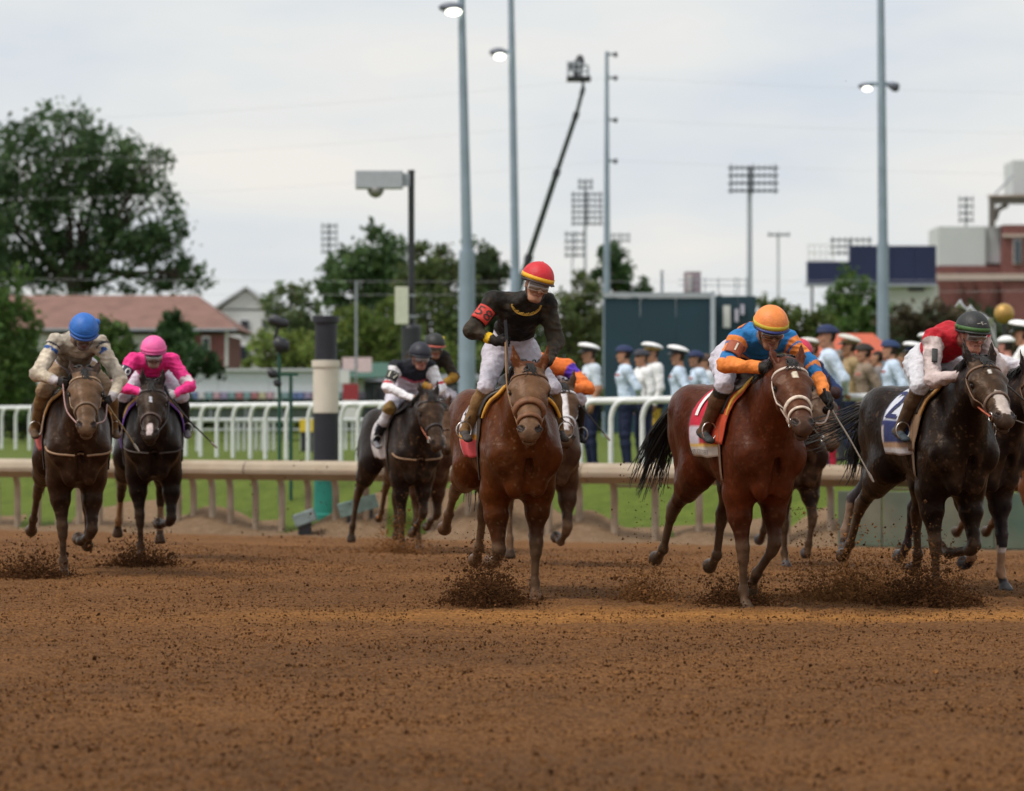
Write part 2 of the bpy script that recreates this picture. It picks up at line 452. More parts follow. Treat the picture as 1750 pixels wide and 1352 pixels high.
def grass_mat():
    m = bpy.data.materials.new('turf'); m.use_nodes = True; n, l = m.node_tree.nodes, m.node_tree.links
    b = n['Principled BSDF']; b.inputs['Roughness'].default_value = .9; b.inputs['Specular IOR Level'].default_value = .2
    tc = n.new('ShaderNodeTexCoord')
    t = n.new('ShaderNodeTexNoise'); t.inputs['Scale'].default_value = 3.0; t.inputs['Detail'].default_value = 9; t.inputs['Roughness'].default_value = .75
    l.new(tc.outputs['Object'], t.inputs['Vector'])
    r = n.new('ShaderNodeValToRGB'); e = r.color_ramp.elements; e[0].position = .3; e[1].position = .7
    e[0].color = (.066, .100, .011, 1); e[1].color = (.128, .170, .024, 1); l.new(t.outputs['Fac'], r.inputs['Fac']); l.new(r.outputs['Color'], b.inputs['Base Color'])
    bp = n.new('ShaderNodeBump'); bp.inputs['Distance'].default_value = .05; bp.inputs['Strength'].default_value = .8
    t2 = n.new('ShaderNodeTexNoise'); t2.inputs['Scale'].default_value = 25; t2.inputs['Detail'].default_value = 4; l.new(tc.outputs['Object'], t2.inputs['Vector'])
    l.new(t2.outputs['Fac'], bp.inputs['Height']); l.new(bp.outputs['Normal'], b.inputs['Normal'])
    return m
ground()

def chunks(name, P, R, seed, m, label, cat):
    """many small crumbs of dirt in one mesh: squashed, randomly turned bipyramids"""
    rng = np.random.default_rng(seed); n = len(P)
    o = np.array([[1, 0, 0], [-.5, .87, 0], [-.5, -.87, 0], [0, 0, 1], [0, 0, -1]], float)
    f = np.array([[0, 1, 3], [1, 2, 3], [2, 0, 3], [1, 0, 4], [2, 1, 4], [0, 2, 4]])
    Q = rng.normal(size=(n, 3, 3)); Q, _ = np.linalg.qr(Q)
    L = o[None] * rng.uniform(.6, 1.3, (n, 5, 1)) * R[:, None, None]
    V = np.einsum('nij,nkj->nki', Q, L) + P[:, None, :]
    F = f[None] + 5 * np.arange(n)[:, None, None]
    ob = obj(name, mesh_from(V.reshape(-1, 3), F.reshape(-1, 3), False, name), m)
    return tag(ob, label, cat, kind='stuff')
CLOD = mat('clod', (.066, .028, .010), .95, var=.45, scale=4, spec=.1)
CLODO = mat('clod_dry', (.19, .086, .031), .95, var=.35, scale=4, spec=.1)
def clods():
    rng = np.random.default_rng(5)
    for n, big, m, lab, sd in ((36000, .74, CLOD, 'dark damp crumbs of dirt scattered over the raked track', 6), (32000, .85, CLODO, 'paler dry crumbs of dirt scattered over the raked track', 7)):  # the dark set carries the crumbs' shaded sides as colour
        y = 10 + 30 * rng.random(n) ** 1.2; x = rng.uniform(-1, 1, n) * (y * .17 + .6)
        R = big * (.0055 + .008 * rng.random(n) ** 2.5 + .012 * (rng.random(n) > .99))
        z = ground_z(x, y) + R * .25 + (fbm(np.stack([x, y, 0 * x], 1), 9, 1, 3) - .5) * .046
        chunks('dirt_crumbs', np.stack([x, y, z], 1), R, sd, m, lab, 'dirt')
clods()

# ------------------------------------------------------------------ rails
WHITE = mat('white_plastic', (.72, .74, .74), .35, var=.06, scale=3)
def sweep(prof, p0, p1, up=Vector((0, 0, 1))):
    """profile (q, z) along the line p0-p1; q towards the infield"""
    d = (Vector(p1) - Vector(p0)); d.z = 0; d.normalize(); nq = Vector((-d.y, d.x, 0)); mb = MB(); n = len(prof)
    V = [Vector(p0) + nq * a + up * b for a, b in prof] + [Vector(p1) + nq * a + up * b for a, b in prof]
    return mb.add(V, [(i, (i + 1) % n, n + (i + 1) % n, n + i) for i in range(n)] + [tuple(range(n - 1, -1, -1)), tuple(range(n, 2 * n))])
def dirt_rail():
    T = thing('track_rail', 'mud-stained tan safety rail on curved posts along the inside of the dirt track', 'rail')
    Mt = mat('rail_cover', (.40, .325, .24), .7, var=.12, scale=2.0, col2=(.31, .225, .15), bump=.3, bscale=9)
    Mp = mat('rail_post', (.42, .34, .26), .6, var=.25, scale=3, col2=(.30, .21, .14))
    prof = [(-.26, -.18), (-.28, -.11), (-.25, -.02), (-.17, .02), (-.05, .035), (.08, .02), (.13, -.05), (.12, -.27), (.05, -.28), (-.12, -.19)]
    t = -16.0
    while t < 36:
        a, b = RL0 + RDIR * (t + .006), RL0 + RDIR * (t + 2.99)
        sweep(prof, (a[0], a[1], .62), (b[0], b[1], .62)).build('rail_cover', Mt, T, False, .012); t += 3.0
    pxs = [-150, -110, -75, -40, -5, 30, 65, 100, 135, 170, 205, 240, 275, 305, 331, 363, 394, 437, 482, 527, 574, 626, 680, 735, 800, 868, 938, 990, 1050, 1120, 1195, 1270, 1345, 1420, 1500, 1580, 1662, 1745, 1840, 1940]
    for i, px in enumerate(pxs):
        p = rail_at(px, .22); n = RNRM; zb = gz(*p) - .1
        def w(q, z): return (p[0] + n[0] * (q - .22), p[1] + n[1] * (q - .22), z)
        mb = MB().tube(curve_pts([w(.22, zb), w(.22, .05), w(.20, .28), w(.10, .44), w(-.05, .50)], 14), .055, 8)
        if px in (1050, 1270, 1500):
            q2 = rail_at(px + 66, .20); mb.tube([w(.19, .31), (q2[0], q2[1], .31)], .022, 6)
        mb.build('post', Mp, T, True)
dirt_rail()
WPL = [(-22.0, 111.5), (-7.0, 74.0), (1.0, 54.5), (4.2, 52.4), (9.0, 50.0), (15.0, 47.3)]
def poly_at(px, pl=WPL):
    k = (px - 875) / FPX
    for (x0, y0), (x1, y1) in zip(pl[:-1], pl[1:]):
        den = (x1 - x0) - k * (y1 - y0); t = (k * y0 - x0) / den
        if -1e-6 <= t <= 1 + 1e-6: return np.array([x0 + (x1 - x0) * t, y0 + (y1 - y0) * t])
    return None
def wr_z(x): return 1.59 + .07 * float(sstep(0, 5, x))
def turf_rail():
    T = thing('turf_rail', 'white running rail on curved gooseneck posts along the turf course', 'rail')
    for (a, b) in zip(WPL[:-1], WPL[1:]):
        L = math.dist(a, b); k = max(1, round(L / 5)); 
        for i in range(k):
            p = [np.array(a) + (np.array(b) - np.array(a)) * (i + e) / k for e in (.002, .998)]
            MB().tube([(p[0][0], p[0][1], wr_z(p[0][0])), (p[1][0], p[1][1], wr_z(p[1][0]))], .062, 10).build('rail_tube', WHITE, T, True)
    pxs = list(range(-30, 310, 24)) + [306, 336, 362, 390, 418, 448, 474, 510, 548, 585, 605, 634, 668, 705, 745, 790, 838, 885, 930, 978, 1028, 1080, 1134, 1190, 1248, 1310, 1378, 1462, 1550, 1640, 1735, 1830]
    for px in pxs:
        p = poly_at(px)
        if p is None: continue
        x, y = p; a = .34 if px > 950 else .26; zr = wr_z(x); zg = gz(x - a, y + .1) - .05
        pts = [(x - a, y + .12, zg), (x - a, y + .12, zr - .42), (x - a * .98, y + .11, zr - .26), (x - a * .82, y + .09, zr - .10), (x - a * .5, y + .05, zr - .012), (x + .06, y, zr)]
        MB().tube(curve_pts(pts, 18), .043, 8).build('post', WHITE, T, True)
turf_rail()
def inner_rail():
    T = thing('inner_rail', 'low white picket rail standing far across the turf', 'rail')
    D = 84; a, b = at(250, 718, D), at(700, 718, D + 6)
    MB().tube([a, b], .05, 8).build('rail_tube', WHITE, T, True)
    MB().tube([a - Vector((0, 0, .25)), b - Vector((0, 0, .25))], .03, 6).build('rail_tube', WHITE, T, True)
    for px in list(range(252, 372, 40)) + list(range(380, 470, 10)) + list(range(508, 536, 9)) + list(range(585, 690, 12)):
        t = (px - 250) / 450; p = a + (b - a) * t; z0 = .43
        MB().box((p.x, p.y, (p.z + z0) / 2 - .02), (.075, .05, p.z - z0 - .04)).build('post', WHITE, T)
inner_rail()

# ------------------------------------------------------------------ trees
def leafmat(name, c, tr=.35):
    if name in MATS: return MATS[name]
    m = bpy.data.materials.new(name); m.use_nodes = True; n, l = m.node_tree.nodes, m.node_tree.links; n.clear()
    out = n.new('ShaderNodeOutputMaterial'); d = n.new('ShaderNodeBsdfPrincipled'); t = n.new('ShaderNodeBsdfTranslucent'); mx = n.new('ShaderNodeMixShader')
    d.inputs['Roughness'].default_value = .6; d.inputs['Specular IOR Level'].default_value = .25; mx.inputs[0].default_value = tr
    at_ = n.new('ShaderNodeAttribute'); at_.attribute_name = 'Col'; sc = n.new('ShaderNodeVectorMath'); sc.operation = 'MULTIPLY'; sc.inputs[1].default_value = c
    l.new(at_.outputs['Color'], sc.inputs[0]); l.new(sc.outputs['Vector'], d.inputs['Base Color']); l.new(sc.outputs['Vector'], t.inputs['Color'])
    l.new(d.outputs[0], mx.inputs[1]); l.new(t.outputs[0], mx.inputs[2]); l.new(mx.outputs[0], out.inputs['Surface'])
    MATS[name] = m; return m
BARK = mat('bark', (.075, .055, .042), .9, var=.3, scale=2, bump=.6, bscale=6)
def tree(name, label, blobs, D, col, seed, n=4000, leaf=.30, base_px=None, cat='tree', trunk_r=.28, shell=.55, group=None, zb=.4, tr=.48):
    """blobs (px, py, radius px): lumps of the crown seen in the photo, given depth; trunk with limbs to every lump"""
    rng = np.random.default_rng(seed); s = D / FPX
    if base_px is None: base_px = sum(b[0] for b in blobs) / len(blobs)
    base = at(base_px, HORIZ, D); base.z = zb
    T = thing(name, label, cat, base, 0, group)
    cs = []
    for i, (x, y, r) in enumerate(blobs):
        dep = D + rng.uniform(-1, 1) * r * s * .8; c = at(x, y, dep) ; cs.append((np.array(c) - np.array(base), r * s))
    w = np.array([r ** 2 for _, r in cs]); w /= w.sum(); P, C = [], []
    for (c, r), k in zip(cs, (w * n).astype(int)):
        # twig clumps on each lump, leaves round each clump
        nc = max(6, k // 22); d = rng.normal(size=(nc, 3)); d /= np.linalg.norm(d, axis=1, keepdims=True)
        rad = r * (shell + (1.08 - shell) * rng.random(nc) ** .6); cc = c + d * rad[:, None] * np.array([1, 1, .95])
        pick = rng.integers(0, nc, k); sp = r * .17 + leaf * .4
        P.append(cc[pick] + rng.normal(size=(k, 3)) * sp * .62); C.append(rng.uniform(.65, 1.35, nc)[pick] * rng.uniform(.75, 1.25, k))
    P = np.concatenate(P); C = np.concatenate(C); ok = P[:, 2] > .15; P = P[ok]; C = C[ok]; k = len(P)
    u = rng.normal(size=(k, 3)); u /= np.linalg.norm(u, axis=1, keepdims=True); v = np.cross(u, rng.normal(size=(k, 3))); v /= np.linalg.norm(v, axis=1, keepdims=True)
    sz = leaf * rng.uniform(.6, 1.3, (k, 1)); V = np.stack([P - u * sz * .6, P + v * sz * .34, P + u * sz * .6, P - v * sz * .34], 1).reshape(-1, 3)
    me = mesh_from(V, np.arange(4 * k).reshape(-1, 4), False, 'crown')
    tint = np.stack([C * rng.uniform(.85, 1.2, k), C, C * rng.uniform(.8, 1.1, k)], 1); setcol(me, np.repeat(tint, 4, 0))
    obj('crown', me, leafmat('leaf_%s' % '_'.join('%03d' % int(1000 * x) for x in col), col, tr), T)
    mb = MB(); lowest = min(c[2] - r for c, r in cs); fork = max(.5, lowest + .3 * (max(c[2] for c, _ in cs) - lowest))
    mid = np.mean([c for c, _ in cs], 0)
    mb.tube(curve_pts([(0, 0, -.3), (mid[0] * .1, mid[1] * .1, fork * .5), (mid[0] * .3, mid[1] * .3, fork)], 8), np.linspace(trunk_r, trunk_r * .6, 8), 9)
    for (c, r) in cs:
        st = np.array([mid[0] * .3, mid[1] * .3, fork * rng.uniform(.75, 1.0)])
        mb.tube(curve_pts([st, st * .45 + c * .55 + np.array([0, 0, -.1 * r]), c + np.array([0, 0, .3 * r])], 7), np.linspace(trunk_r * .45, trunk_r * .08, 7), 6)
        for q in range(4):
            e = c + np.clip(rng.normal(size=3), -1.1, 1.1) * r * .5; mb.tube([st * .3 + c * .7, (st * .2 + c * .8) * .5 + e * .5, e], [trunk_r * .2, trunk_r * .12, trunk_r * .04], 5)
    mb.build('trunk', BARK, T, True)
    return T
def trees():
    DK, MD, OL, YG, BR = (.050, .100, .038), (.085, .150, .040), (.125, .180, .045), (.165, .225, .055), (.085, .072, .045)
    tree('broadleaf_tree', 'huge dark green tree towering behind the red-roofed house', [(108, 245, 66), (45, 290, 72), (-50, 310, 95), (172, 285, 66), (246, 290, 46), (232, 360, 72), (140, 370, 80), (30, 380, 70), (285, 430, 52), (335, 468, 28), (215, 440, 60), (110, 465, 62), (-40, 440, 80), (300, 485, 34), (30, 475, 45)],
         205, (.074, .130, .056), 3, 19000, .36, 120, trunk_r=.6, shell=.6)
    tree('broadleaf_tree', 'bright green leafy tree at the left edge beside the house', [(-5, 510, 62), (22, 570, 52), (-40, 590, 80), (25, 635, 52), (-10, 660, 60)], 112, MD, 5, 4200, .24, -10)
    tree('small_tree', 'small conical green tree behind the blue-capped rider', [(196, 560, 22), (190, 590, 34), (215, 605, 26), (196, 625, 42)], 108, MD, 7, 2000, .20, 198, trunk_r=.12)
    tree('small_tree', 'narrow green tree before the house, just right of the pink-capped rider', [(296, 548, 17), (298, 575, 28), (300, 603, 36)], 108, (.045, .10, .034), 8, 1700, .20, 300, trunk_r=.12)
    tree('hedge', 'dark clipped hedge in front of the brick house end', [(240, 625, 24), (275, 628, 24), (310, 624, 26), (345, 622, 24), (372, 630, 16)], 104, (.035, .075, .03), 9, 2200, .16, 305, 'hedge', .05, .75)
    tree('young_tree', 'sparse pale green young tree right of the white house', [(470, 520, 26), (495, 500, 26), (525, 515, 26), (490, 545, 40), (515, 570, 36)], 135, (.12, .165, .075), 10, 1500, .22, 492, trunk_r=.16, shell=.25)
    tree('bush', 'yellow-green bush behind the striped pillar', [(460, 600, 34), (500, 600, 36), (440, 622, 24), (540, 595, 36)], 126, YG, 11, 2400, .20, 492, 'bush', .08)
    tree('broadleaf_tree', 'rounded dark tree behind the camera post', [(640, 432, 44), (595, 462, 42), (672, 470, 52), (610, 500, 56), (570, 490, 28), (660, 525, 50)], 185, (.080, .140, .055), 12, 5200, .36, 630, trunk_r=.4, shell=.4)
    tree('broadleaf_tree', 'olive green tree between the black camera post and the first lamp pole', [(735, 450, 38), (715, 500, 42), (770, 480, 40), (745, 550, 56), (780, 590, 46)], 158, (.10, .14, .05), 13, 4200, .30, 745, trunk_r=.35, shell=.4)
    tree('broadleaf_tree', 'dark green tree between the two tall lamp poles', [(815, 448, 36), (840, 475, 30), (825, 520, 44), (850, 570, 46), (900, 560, 42)], 160, (.075, .115, .05), 14, 3600, .30, 835, trunk_r=.35, shell=.45)
    tree('bush', 'light olive bushes under the camera post', [(600, 570, 44), (640, 590, 46), (690, 600, 46), (740, 620, 40), (660, 550, 36), (800, 630, 36)], 142, OL, 15, 4200, .24, 670, 'bush', .1)
    tree('broadleaf_tree', 'dull green tree between the red-capped rider and the dark screen', [(985, 500, 32), (1003, 545, 38), (960, 545, 38), (985, 600, 46), (1015, 640, 40), (950, 640, 42)], 155, (.115, .15, .058), 16, 4600, .28, 985, trunk_r=.3, shell=.5)
    tree('broadleaf_tree', 'small dark tree beside the utility pole', [(1045, 432, 20), (1052, 462, 26), (1032, 480, 22), (1062, 490, 18), (1098, 492, 15)], 175, DK, 17, 1900, .26, 1048, trunk_r=.2)
    tree('broadleaf_tree', 'green tree in front of the navy scoreboard', [(1455, 498, 34), (1430, 525, 32), (1485, 528, 34), (1450, 555, 44), (1490, 560, 32)], 150, (.085, .15, .042), 18, 3200, .26, 1455, trunk_r=.22)
    tree('bush', 'green bushes right of the dark screen', [(1300, 540, 26), (1335, 545, 30), (1370, 560, 30), (1405, 565, 28), (1330, 585, 34), (1390, 600, 34)], 135, (.10, .14, .045), 19, 3400, .22, 1350, 'bush', .1)
    tree('bush', 'brownish copper-leaved shrubs behind the right lamp pole', [(1530, 552, 32), (1570, 550, 32), (1610, 548, 34), (1650, 560, 34), (1540, 600, 40), (1600, 605, 44), (1660, 615, 44), (1715, 590, 44), (1760, 600, 40)], 128, BR, 20, 5200, .22, 1620, 'bush', .1)
    for i, (x0, x1, yy, D, c, lab) in enumerate(((560, 800, 690, 132, (.07, .105, .04), 'dark low hedge behind the number 17 rider'), (800, 1035, 672, 118, (.10, .135, .05), 'olive hedge left of the dark screen'), (1290, 1480, 668, 112, (.055, .085, .032), 'green hedge right of the dark screen'), (1480, 1790, 662, 110, (.06, .062, .036), 'brown-green hedge below the right lamp pole'), (-40, 300, 688, 116, (.045, .075, .03), 'dark hedge at the foot of the house'))):
        bl = [(x, yy + 6 * math.sin(x), 34) for x in range(x0, x1, 26)] + [(x, yy + 34, 34) for x in range(x0, x1, 30)]
        tree('hedge', lab, bl, D, c, 60 + i, len(bl) * 150, .18, None, 'hedge', .05, .7)
    # the far wood that closes the view
    rng = np.random.default_rng(44); n = 22000; x = rng.uniform(-70, 70, n); top = 5.0 + 2.2 * vnoise(np.stack([x, 0 * x, 0 * x], 1), .16, 3) + 1.1 * vnoise(np.stack([x, 0 * x, 0 * x], 1), .6, 4)
    P = np.stack([x, 190 + rng.uniform(-4, 4, n), .2 + top * rng.random(n) ** .8], 1)
    u = rng.normal(size=(n, 3)); u /= np.linalg.norm(u, axis=1, keepdims=True); v = np.cross(u, rng.normal(size=(n, 3))); v /= np.linalg.norm(v, axis=1, keepdims=True)
    V = np.stack([P - u * .5, P + v * .3, P + u * .5, P - v * .3], 1).reshape(-1, 3); me = mesh_from(V, np.arange(4 * n).reshape(-1, 4), False, 'treeline')
    setcol(me, np.repeat(rng.uniform(.6, 1.4, (n, 1)), 4, 0).repeat(3, 1)); o = obj('treeline', me, leafmat('leaf_far', (.05, .075, .034)))
    tag(o, 'low green treeline far behind the infield', 'treeline', kind='stuff')
trees()
# ------------------------------------------------------------------ buildings and street furniture behind
def slab(px0, px1, py0, py1, D, depth):
    """box whose near face covers the photo rectangle at depth D: centre and size"""
    a, b = at(px0, py0, D), at(px1, py1, D)
    return ((a.x + b.x) / 2, D + depth / 2, (a.z + b.z) / 2), (b.x - a.x, depth, a.z - b.z)
def part(parent, name, m, *args, bevel=0.0):
    mb = MB()
    for a in args: mb.box(*slab(*a))
    return mb.build(name, m, parent, False, bevel)
GREY = mat('pole_steel', (.25, .32, .39), .5, .1, var=.10, scale=1.5)
DKM = mat('dark_metal', (.018, .02, .026), .45, var=.2, scale=3)
GREYM = mat('grey_metal', (.36, .39, .44), .5, var=.1)
LAMP = mat('lit_lamp', (.9, .9, .8), .3, emit=(1, .97, .82, 3.0))
LAMP.cycles.emission_sampling = 'NONE'
LAMPOFF = mat('unlit_lamp', (.13, .145, .19), .4, var=.1)
GLASSD = mat('dark_glass', (.03, .04, .055), .1, spec=.8)
ROOF = mat('roof_tiles', (.205, .108, .085), .8, var=.18, scale=1.2, bump=.4, bscale=5)
BRICK = mat('brick', (.19, .072, .066), .85, var=.15, scale=2.0, bump=.3, bscale=8)
WALLW = mat('white_wall', (.70, .70, .70), .8, var=.05, scale=.6)
CREAM = mat('cream_paint', (.62, .58, .49), .6, var=.07, scale=3)
TEAL = mat('teal_plastic', (.015, .20, .16), .5, var=.2, scale=2)
GREENP = mat('green_paint', (.012, .075, .05), .6, var=.15)

def house():
    D = 150; T = thing('house', 'long house with a brown-red tiled hip roof and brick end bay', 'house', at(230, 700, D))
    T.location.z = .4; T.location = (0, 0, 0)
    part(T, 'wall', WALLW, (64, 330, 572, 705, D, 9)); part(T, 'brick_bay', BRICK, (335, 384, 572, 705, D - .4, 9), (330, 334.5, 572, 705, D - .2, 8))
    a = at(50, 572, D - .6); b = at(404, 560, D - .6); zt = at(0, 508, D).z; x0, x1 = a.x - 2, b.x
    ridge0, ridge1 = at(60, 508, D).x, at(322, 508, D).x; y0, y1 = D - .7, D + 10; ym = (y0 + y1) / 2; ze = at(0, 562, D - .6).z
    mb = MB().add([(x0, y0, ze), (x1, y0, ze), (x1, y1, ze), (x0, y1, ze), (ridge0 - 2, ym, zt + .25), (ridge1, ym, zt + .25)], [(0, 1, 5, 4), (1, 2, 5), (2, 3, 4, 5), (3, 0, 4), (0, 3, 2, 1)])
    rf = mb.build('roof', ROOF, T)
    part(rf, 'gutter', GREYM, (50, 405, 561, 565, D - .85, .12))
    for px in (352,):
        w = part(T, 'window', WALLW, (px - 7, px + 7, 575, 602, D - .5, .12)); part(w, 'pane', GLASSD, (px - 5, px + 5, 578, 600, D - .54, .03))
    for px in (90, 130, 170, 215, 255, 290):
        w = part(T, 'window', WALLW, (px - 8, px + 8, 580, 608, D - .12, .12)); part(w, 'pane', GLASSD, (px - 6, px + 6, 583, 606, D - .16, .03))
    s = part(T, 'red_sign', cmat((.55, .05, .06)), (212, 236, 530, 552, D + 3.0, .3)); part(s, 'sign_face', WALLW, (218, 230, 536, 547, D + 2.96, .05))
    s['label'] = 'small red sign with a white middle on the roof slope'
    part(T, 'porch_post', WALLW, (384.5, 389, 565, 705, D - .4, .3))
house()
def white_house():
    D = 165; T = thing('house', 'white gabled house between the red roof and the pale young tree', 'house')
    part(T, 'wall', WALLW, (374, 478, 528, 700, D, 8))
    a, b, c = at(340, 540, D - .3), at(420, 488, D - .3), at(480, 532, D - .3)
    MB().prism([(a.x, a.z), (b.x, b.z), (c.x, c.z), (c.x, c.z - .15), (b.x, b.z - .15), (a.x, a.z - .15)], (0, D - .3, 0), (1, 0, 0), (0, 0, 1), (0, 9, 0)).build('roof', mat('pale_roof', (.55, .57, .6), .7, var=.06), T)
    a, c = at(374, 530, D), at(478, 532, D); b = at(420, 496, D)
    MB().prism([(a.x, a.z), (c.x, c.z), (b.x, b.z)], (0, D, 0), (1, 0, 0), (0, 0, 1), (0, .25, 0)).build('gable', WALLW, T)
    for (x0, x1, y0, y1) in ((412, 424, 548, 572), (404, 426, 592, 618), (448, 456, 548, 572)):
        w = part(T, 'window', mat('grey_trim', (.4, .42, .45), .6), (x0 - 1.5, x1 + 1.5, y0 - 1.5, y1 + 1.5, D - .1, .12)); part(w, 'pane', GLASSD, (x0, x1, y0, y1, D - .13, .04))
white_house()

def pavilion():
    D = 122; T = thing('pavilion', 'low open pavilion with a long white fascia and a row of coloured flags', 'pavilion')
    for x0, x1 in ((285, 372), (372.6, 460), (460.6, 548), (548.6, 622)): part(T, 'fascia_panel', mat('fascia', (.66, .70, .76), .5, var=.06), (x0, x1, 634, 671, D, .3))
    part(T, 'roof', mat('pale_roof', (.55, .57, .6), .7, var=.06), (283, 624, 630, 634, D - .2, 7))
    part(T, 'back_wall', GREENP, (285, 622, 671, 712, D + 6, .3)); part(T, 'counter', mat('counter', (.16, .2, .19), .6, var=.15), (285, 622, 694, 716, D + .6, .6))
    part(T, 'front_board', GREENP, (285, 622, 682, 694, D + .3, .2))
    for px in (300, 360, 420, 480, 540, 600): part(T, 'post', GREYM, (px - 1.4, px + 1.4, 671, 716, D + .1, .12))
    rnd = random.Random(3); cols = [(.40, .16, .18), (.14, .2, .42), (.6, .6, .64), (.5, .32, .38), (.2, .32, .34), (.3, .26, .42), (.5, .46, .3)]
    for i, px in enumerate(range(292, 618, 13)):
        c = cols[rnd.randrange(len(cols))]; p = at(px, 676, D - .08); w = .17
        MB().prism([(-w, .12), (w, .12), (w * .9, -.14), (0, -.10), (-w * .9, -.14)], p, (1, 0, 0), (0, 0, 1), (0, .03, 0)).build('flag', cmat(c), T)
pavilion()
def concession():
    D = 128; T = thing('concession_stand', 'grey-roofed infield stand with dark windows behind the number 17 rider', 'stand')
    part(T, 'roof', mat('lav_roof', (.42, .43, .5), .6, var=.06), (604, 830, 640, 652, D - .4, 7)); part(T, 'wall', mat('dim_wall', (.10, .11, .13), .7, var=.2), (612, 826, 652, 712, D, 5))
    for x in range(640, 820, 44):
        w = part(T, 'window', mat('grey_trim', (.4, .42, .45), .6), (x, x + 34, 660, 688, D - .06, .1)); part(w, 'pane', GLASSD, (x + 2, x + 32, 662, 686, D - .09, .04))
    D2 = 120; T2 = thing('tent', 'small dark green tent roof right of the striped pillar', 'tent')
    a, b, c = at(586, 645, D2), at(720, 645, D2), at(650, 620, D2 + 2)
    MB().add([(a.x, D2, a.z), (b.x, D2, b.z), (b.x, D2 + 4, b.z), (a.x, D2 + 4, a.z), (c.x - .4, D2 + 2, c.z), (c.x + .4, D2 + 2, c.z)], [(0, 1, 5, 4), (1, 2, 5), (2, 3, 4, 5), (3, 0, 4), (3, 2, 1, 0)]).build('canopy', mat('tent_green', (.035, .10, .075), .7, var=.1), T2)
    for px in (590, 716): part(T2, 'pole', GREYM, (px - 1, px + 1, 645, 716, D2 + .2, .06))
    D3 = 116; T3 = thing('sign_board', 'red and white board stack beside the striped pillar', 'sign')
    part(T3, 'red_panel', cmat((.32, .03, .04)), (586, 612, 656, 684, D3, .3)); part(T3, 'white_panel', WALLW, (586, 610, 684.5, 716, D3, .3)); part(T3, 'side_panel', WALLW, (580, 597, 634, 655, D3, .3))
    D4 = 118; T4 = thing('yellow_flower_board', 'pale pink twin boards under a yellow shrub pole by the pillar', 'sign')
    part(T4, 'board', mat('pink_board', (.72, .55, .58), .6), (585, 606, 611, 632, D4, .1), (611, 635, 611, 636, D4, .1)); part(T4, 'post', GREYM, (607, 610, 480, 715, D4 + .3, .12))
    T5 = thing('barrel', 'yellow box standing behind the white rail near the pillar', 'box'); part(T5, 'crate_body', cmat((.70, .50, .03)), (512, 536, 716, 738, 80, .4)); part(T5, 'crate_foot', DKM, (514, 534, 738, 772, 80.05, .3))
concession()

def pillar():
    p = at(557, 700, 53.0); s = 53.0 / FPX; T = thing('striped_pillar', 'thick black and cream banded pillar behind the tan rail', 'pillar', (p.x, p.y, 0))
    def z(py): return at(0, py, 53.0).z
    BLK = mat('black_paint', (.012, .014, .022), .5, var=.2)
    zg = gz(p.x, p.y)
    for (y0, y1, w, m, nm) in ((540, 552, 46, BLK, 'cap'), (551.5, 622, 38, BLK, 'upper_band'), (616, 628, 49, CREAM, 'collar'), (627.5, 706, 44, CREAM, 'cream_band'), (705.5, 788, 43, BLK, 'lower_band'), (787.5, 806, 50, CREAM, 'base_collar')):
        r = w / 2 * s; MB().lathe((0, 0, 0), [(r * .98, z(y1)), (r, z(y1) + .01), (r, z(y0) - .01), (r * .98, z(y0))], 24).build(nm, m, T, False)
    MB().lathe((0, 0, 0), [(.24, zg - .1), (.24, zg + .1), (.20, zg + .12), (.19, z(806))], 24).build('footing', TEAL, T)
    T = thing('barricade', 'pale teal tilted board leaning on the dirt mound right of the pillar', 'board')
    a = at(612, 862, 51.6); MB().box((a.x, a.y, a.z - .02), (.62, .07, .22), 0, math.radians(-16), 0.2).build('panel', mat('pale_teal', (.22, .33, .31), .7, var=.2), T, False, .01)
    MB().box((a.x - .15, a.y + .06, a.z - .32), (.06, .06, .5)).box((a.x + .2, a.y + .06, a.z - .30), (.06, .06, .5)).build('leg', DKM, T)
    T = thing('barricade', 'teal box board lying low before the striped pillar', 'board'); a = at(521, 885, 51.3)
    MB().box((a.x, a.y, a.z), (.34, .3, .2), 0, math.radians(-20)).build('panel', mat('grey_teal', (.20, .25, .25), .7, var=.2), T, False, .02)
    MB().box((a.x, a.y + .03, a.z - .16), (.2, .2, .2)).build('foot', DKM, T)
    T = thing('green_barrier', 'long dull green barrier boards under the rail behind the dark right-hand horse', 'barrier')
    for i, (x0, x1) in enumerate(((1432, 1508), (1509, 1604), (1605, 1700), (1701, 1790))):
        p = rail_at((x0 + x1) / 2, -.45); q0 = rail_at(x0, -.45); q1 = rail_at(x1, -.45); D = p[1]
        MB().box(((q0[0] + q1[0]) / 2, (q0[1] + q1[1]) / 2, -.10), (np.linalg.norm(q1 - q0) - .01, .05, .78), math.atan2(RDIR[1], RDIR[0])).build('board', mat('barrier_green', (.055, .10, .072), .8, var=.2, scale=2, col2=(.12, .115, .08)), T, False, .01)
pillar()
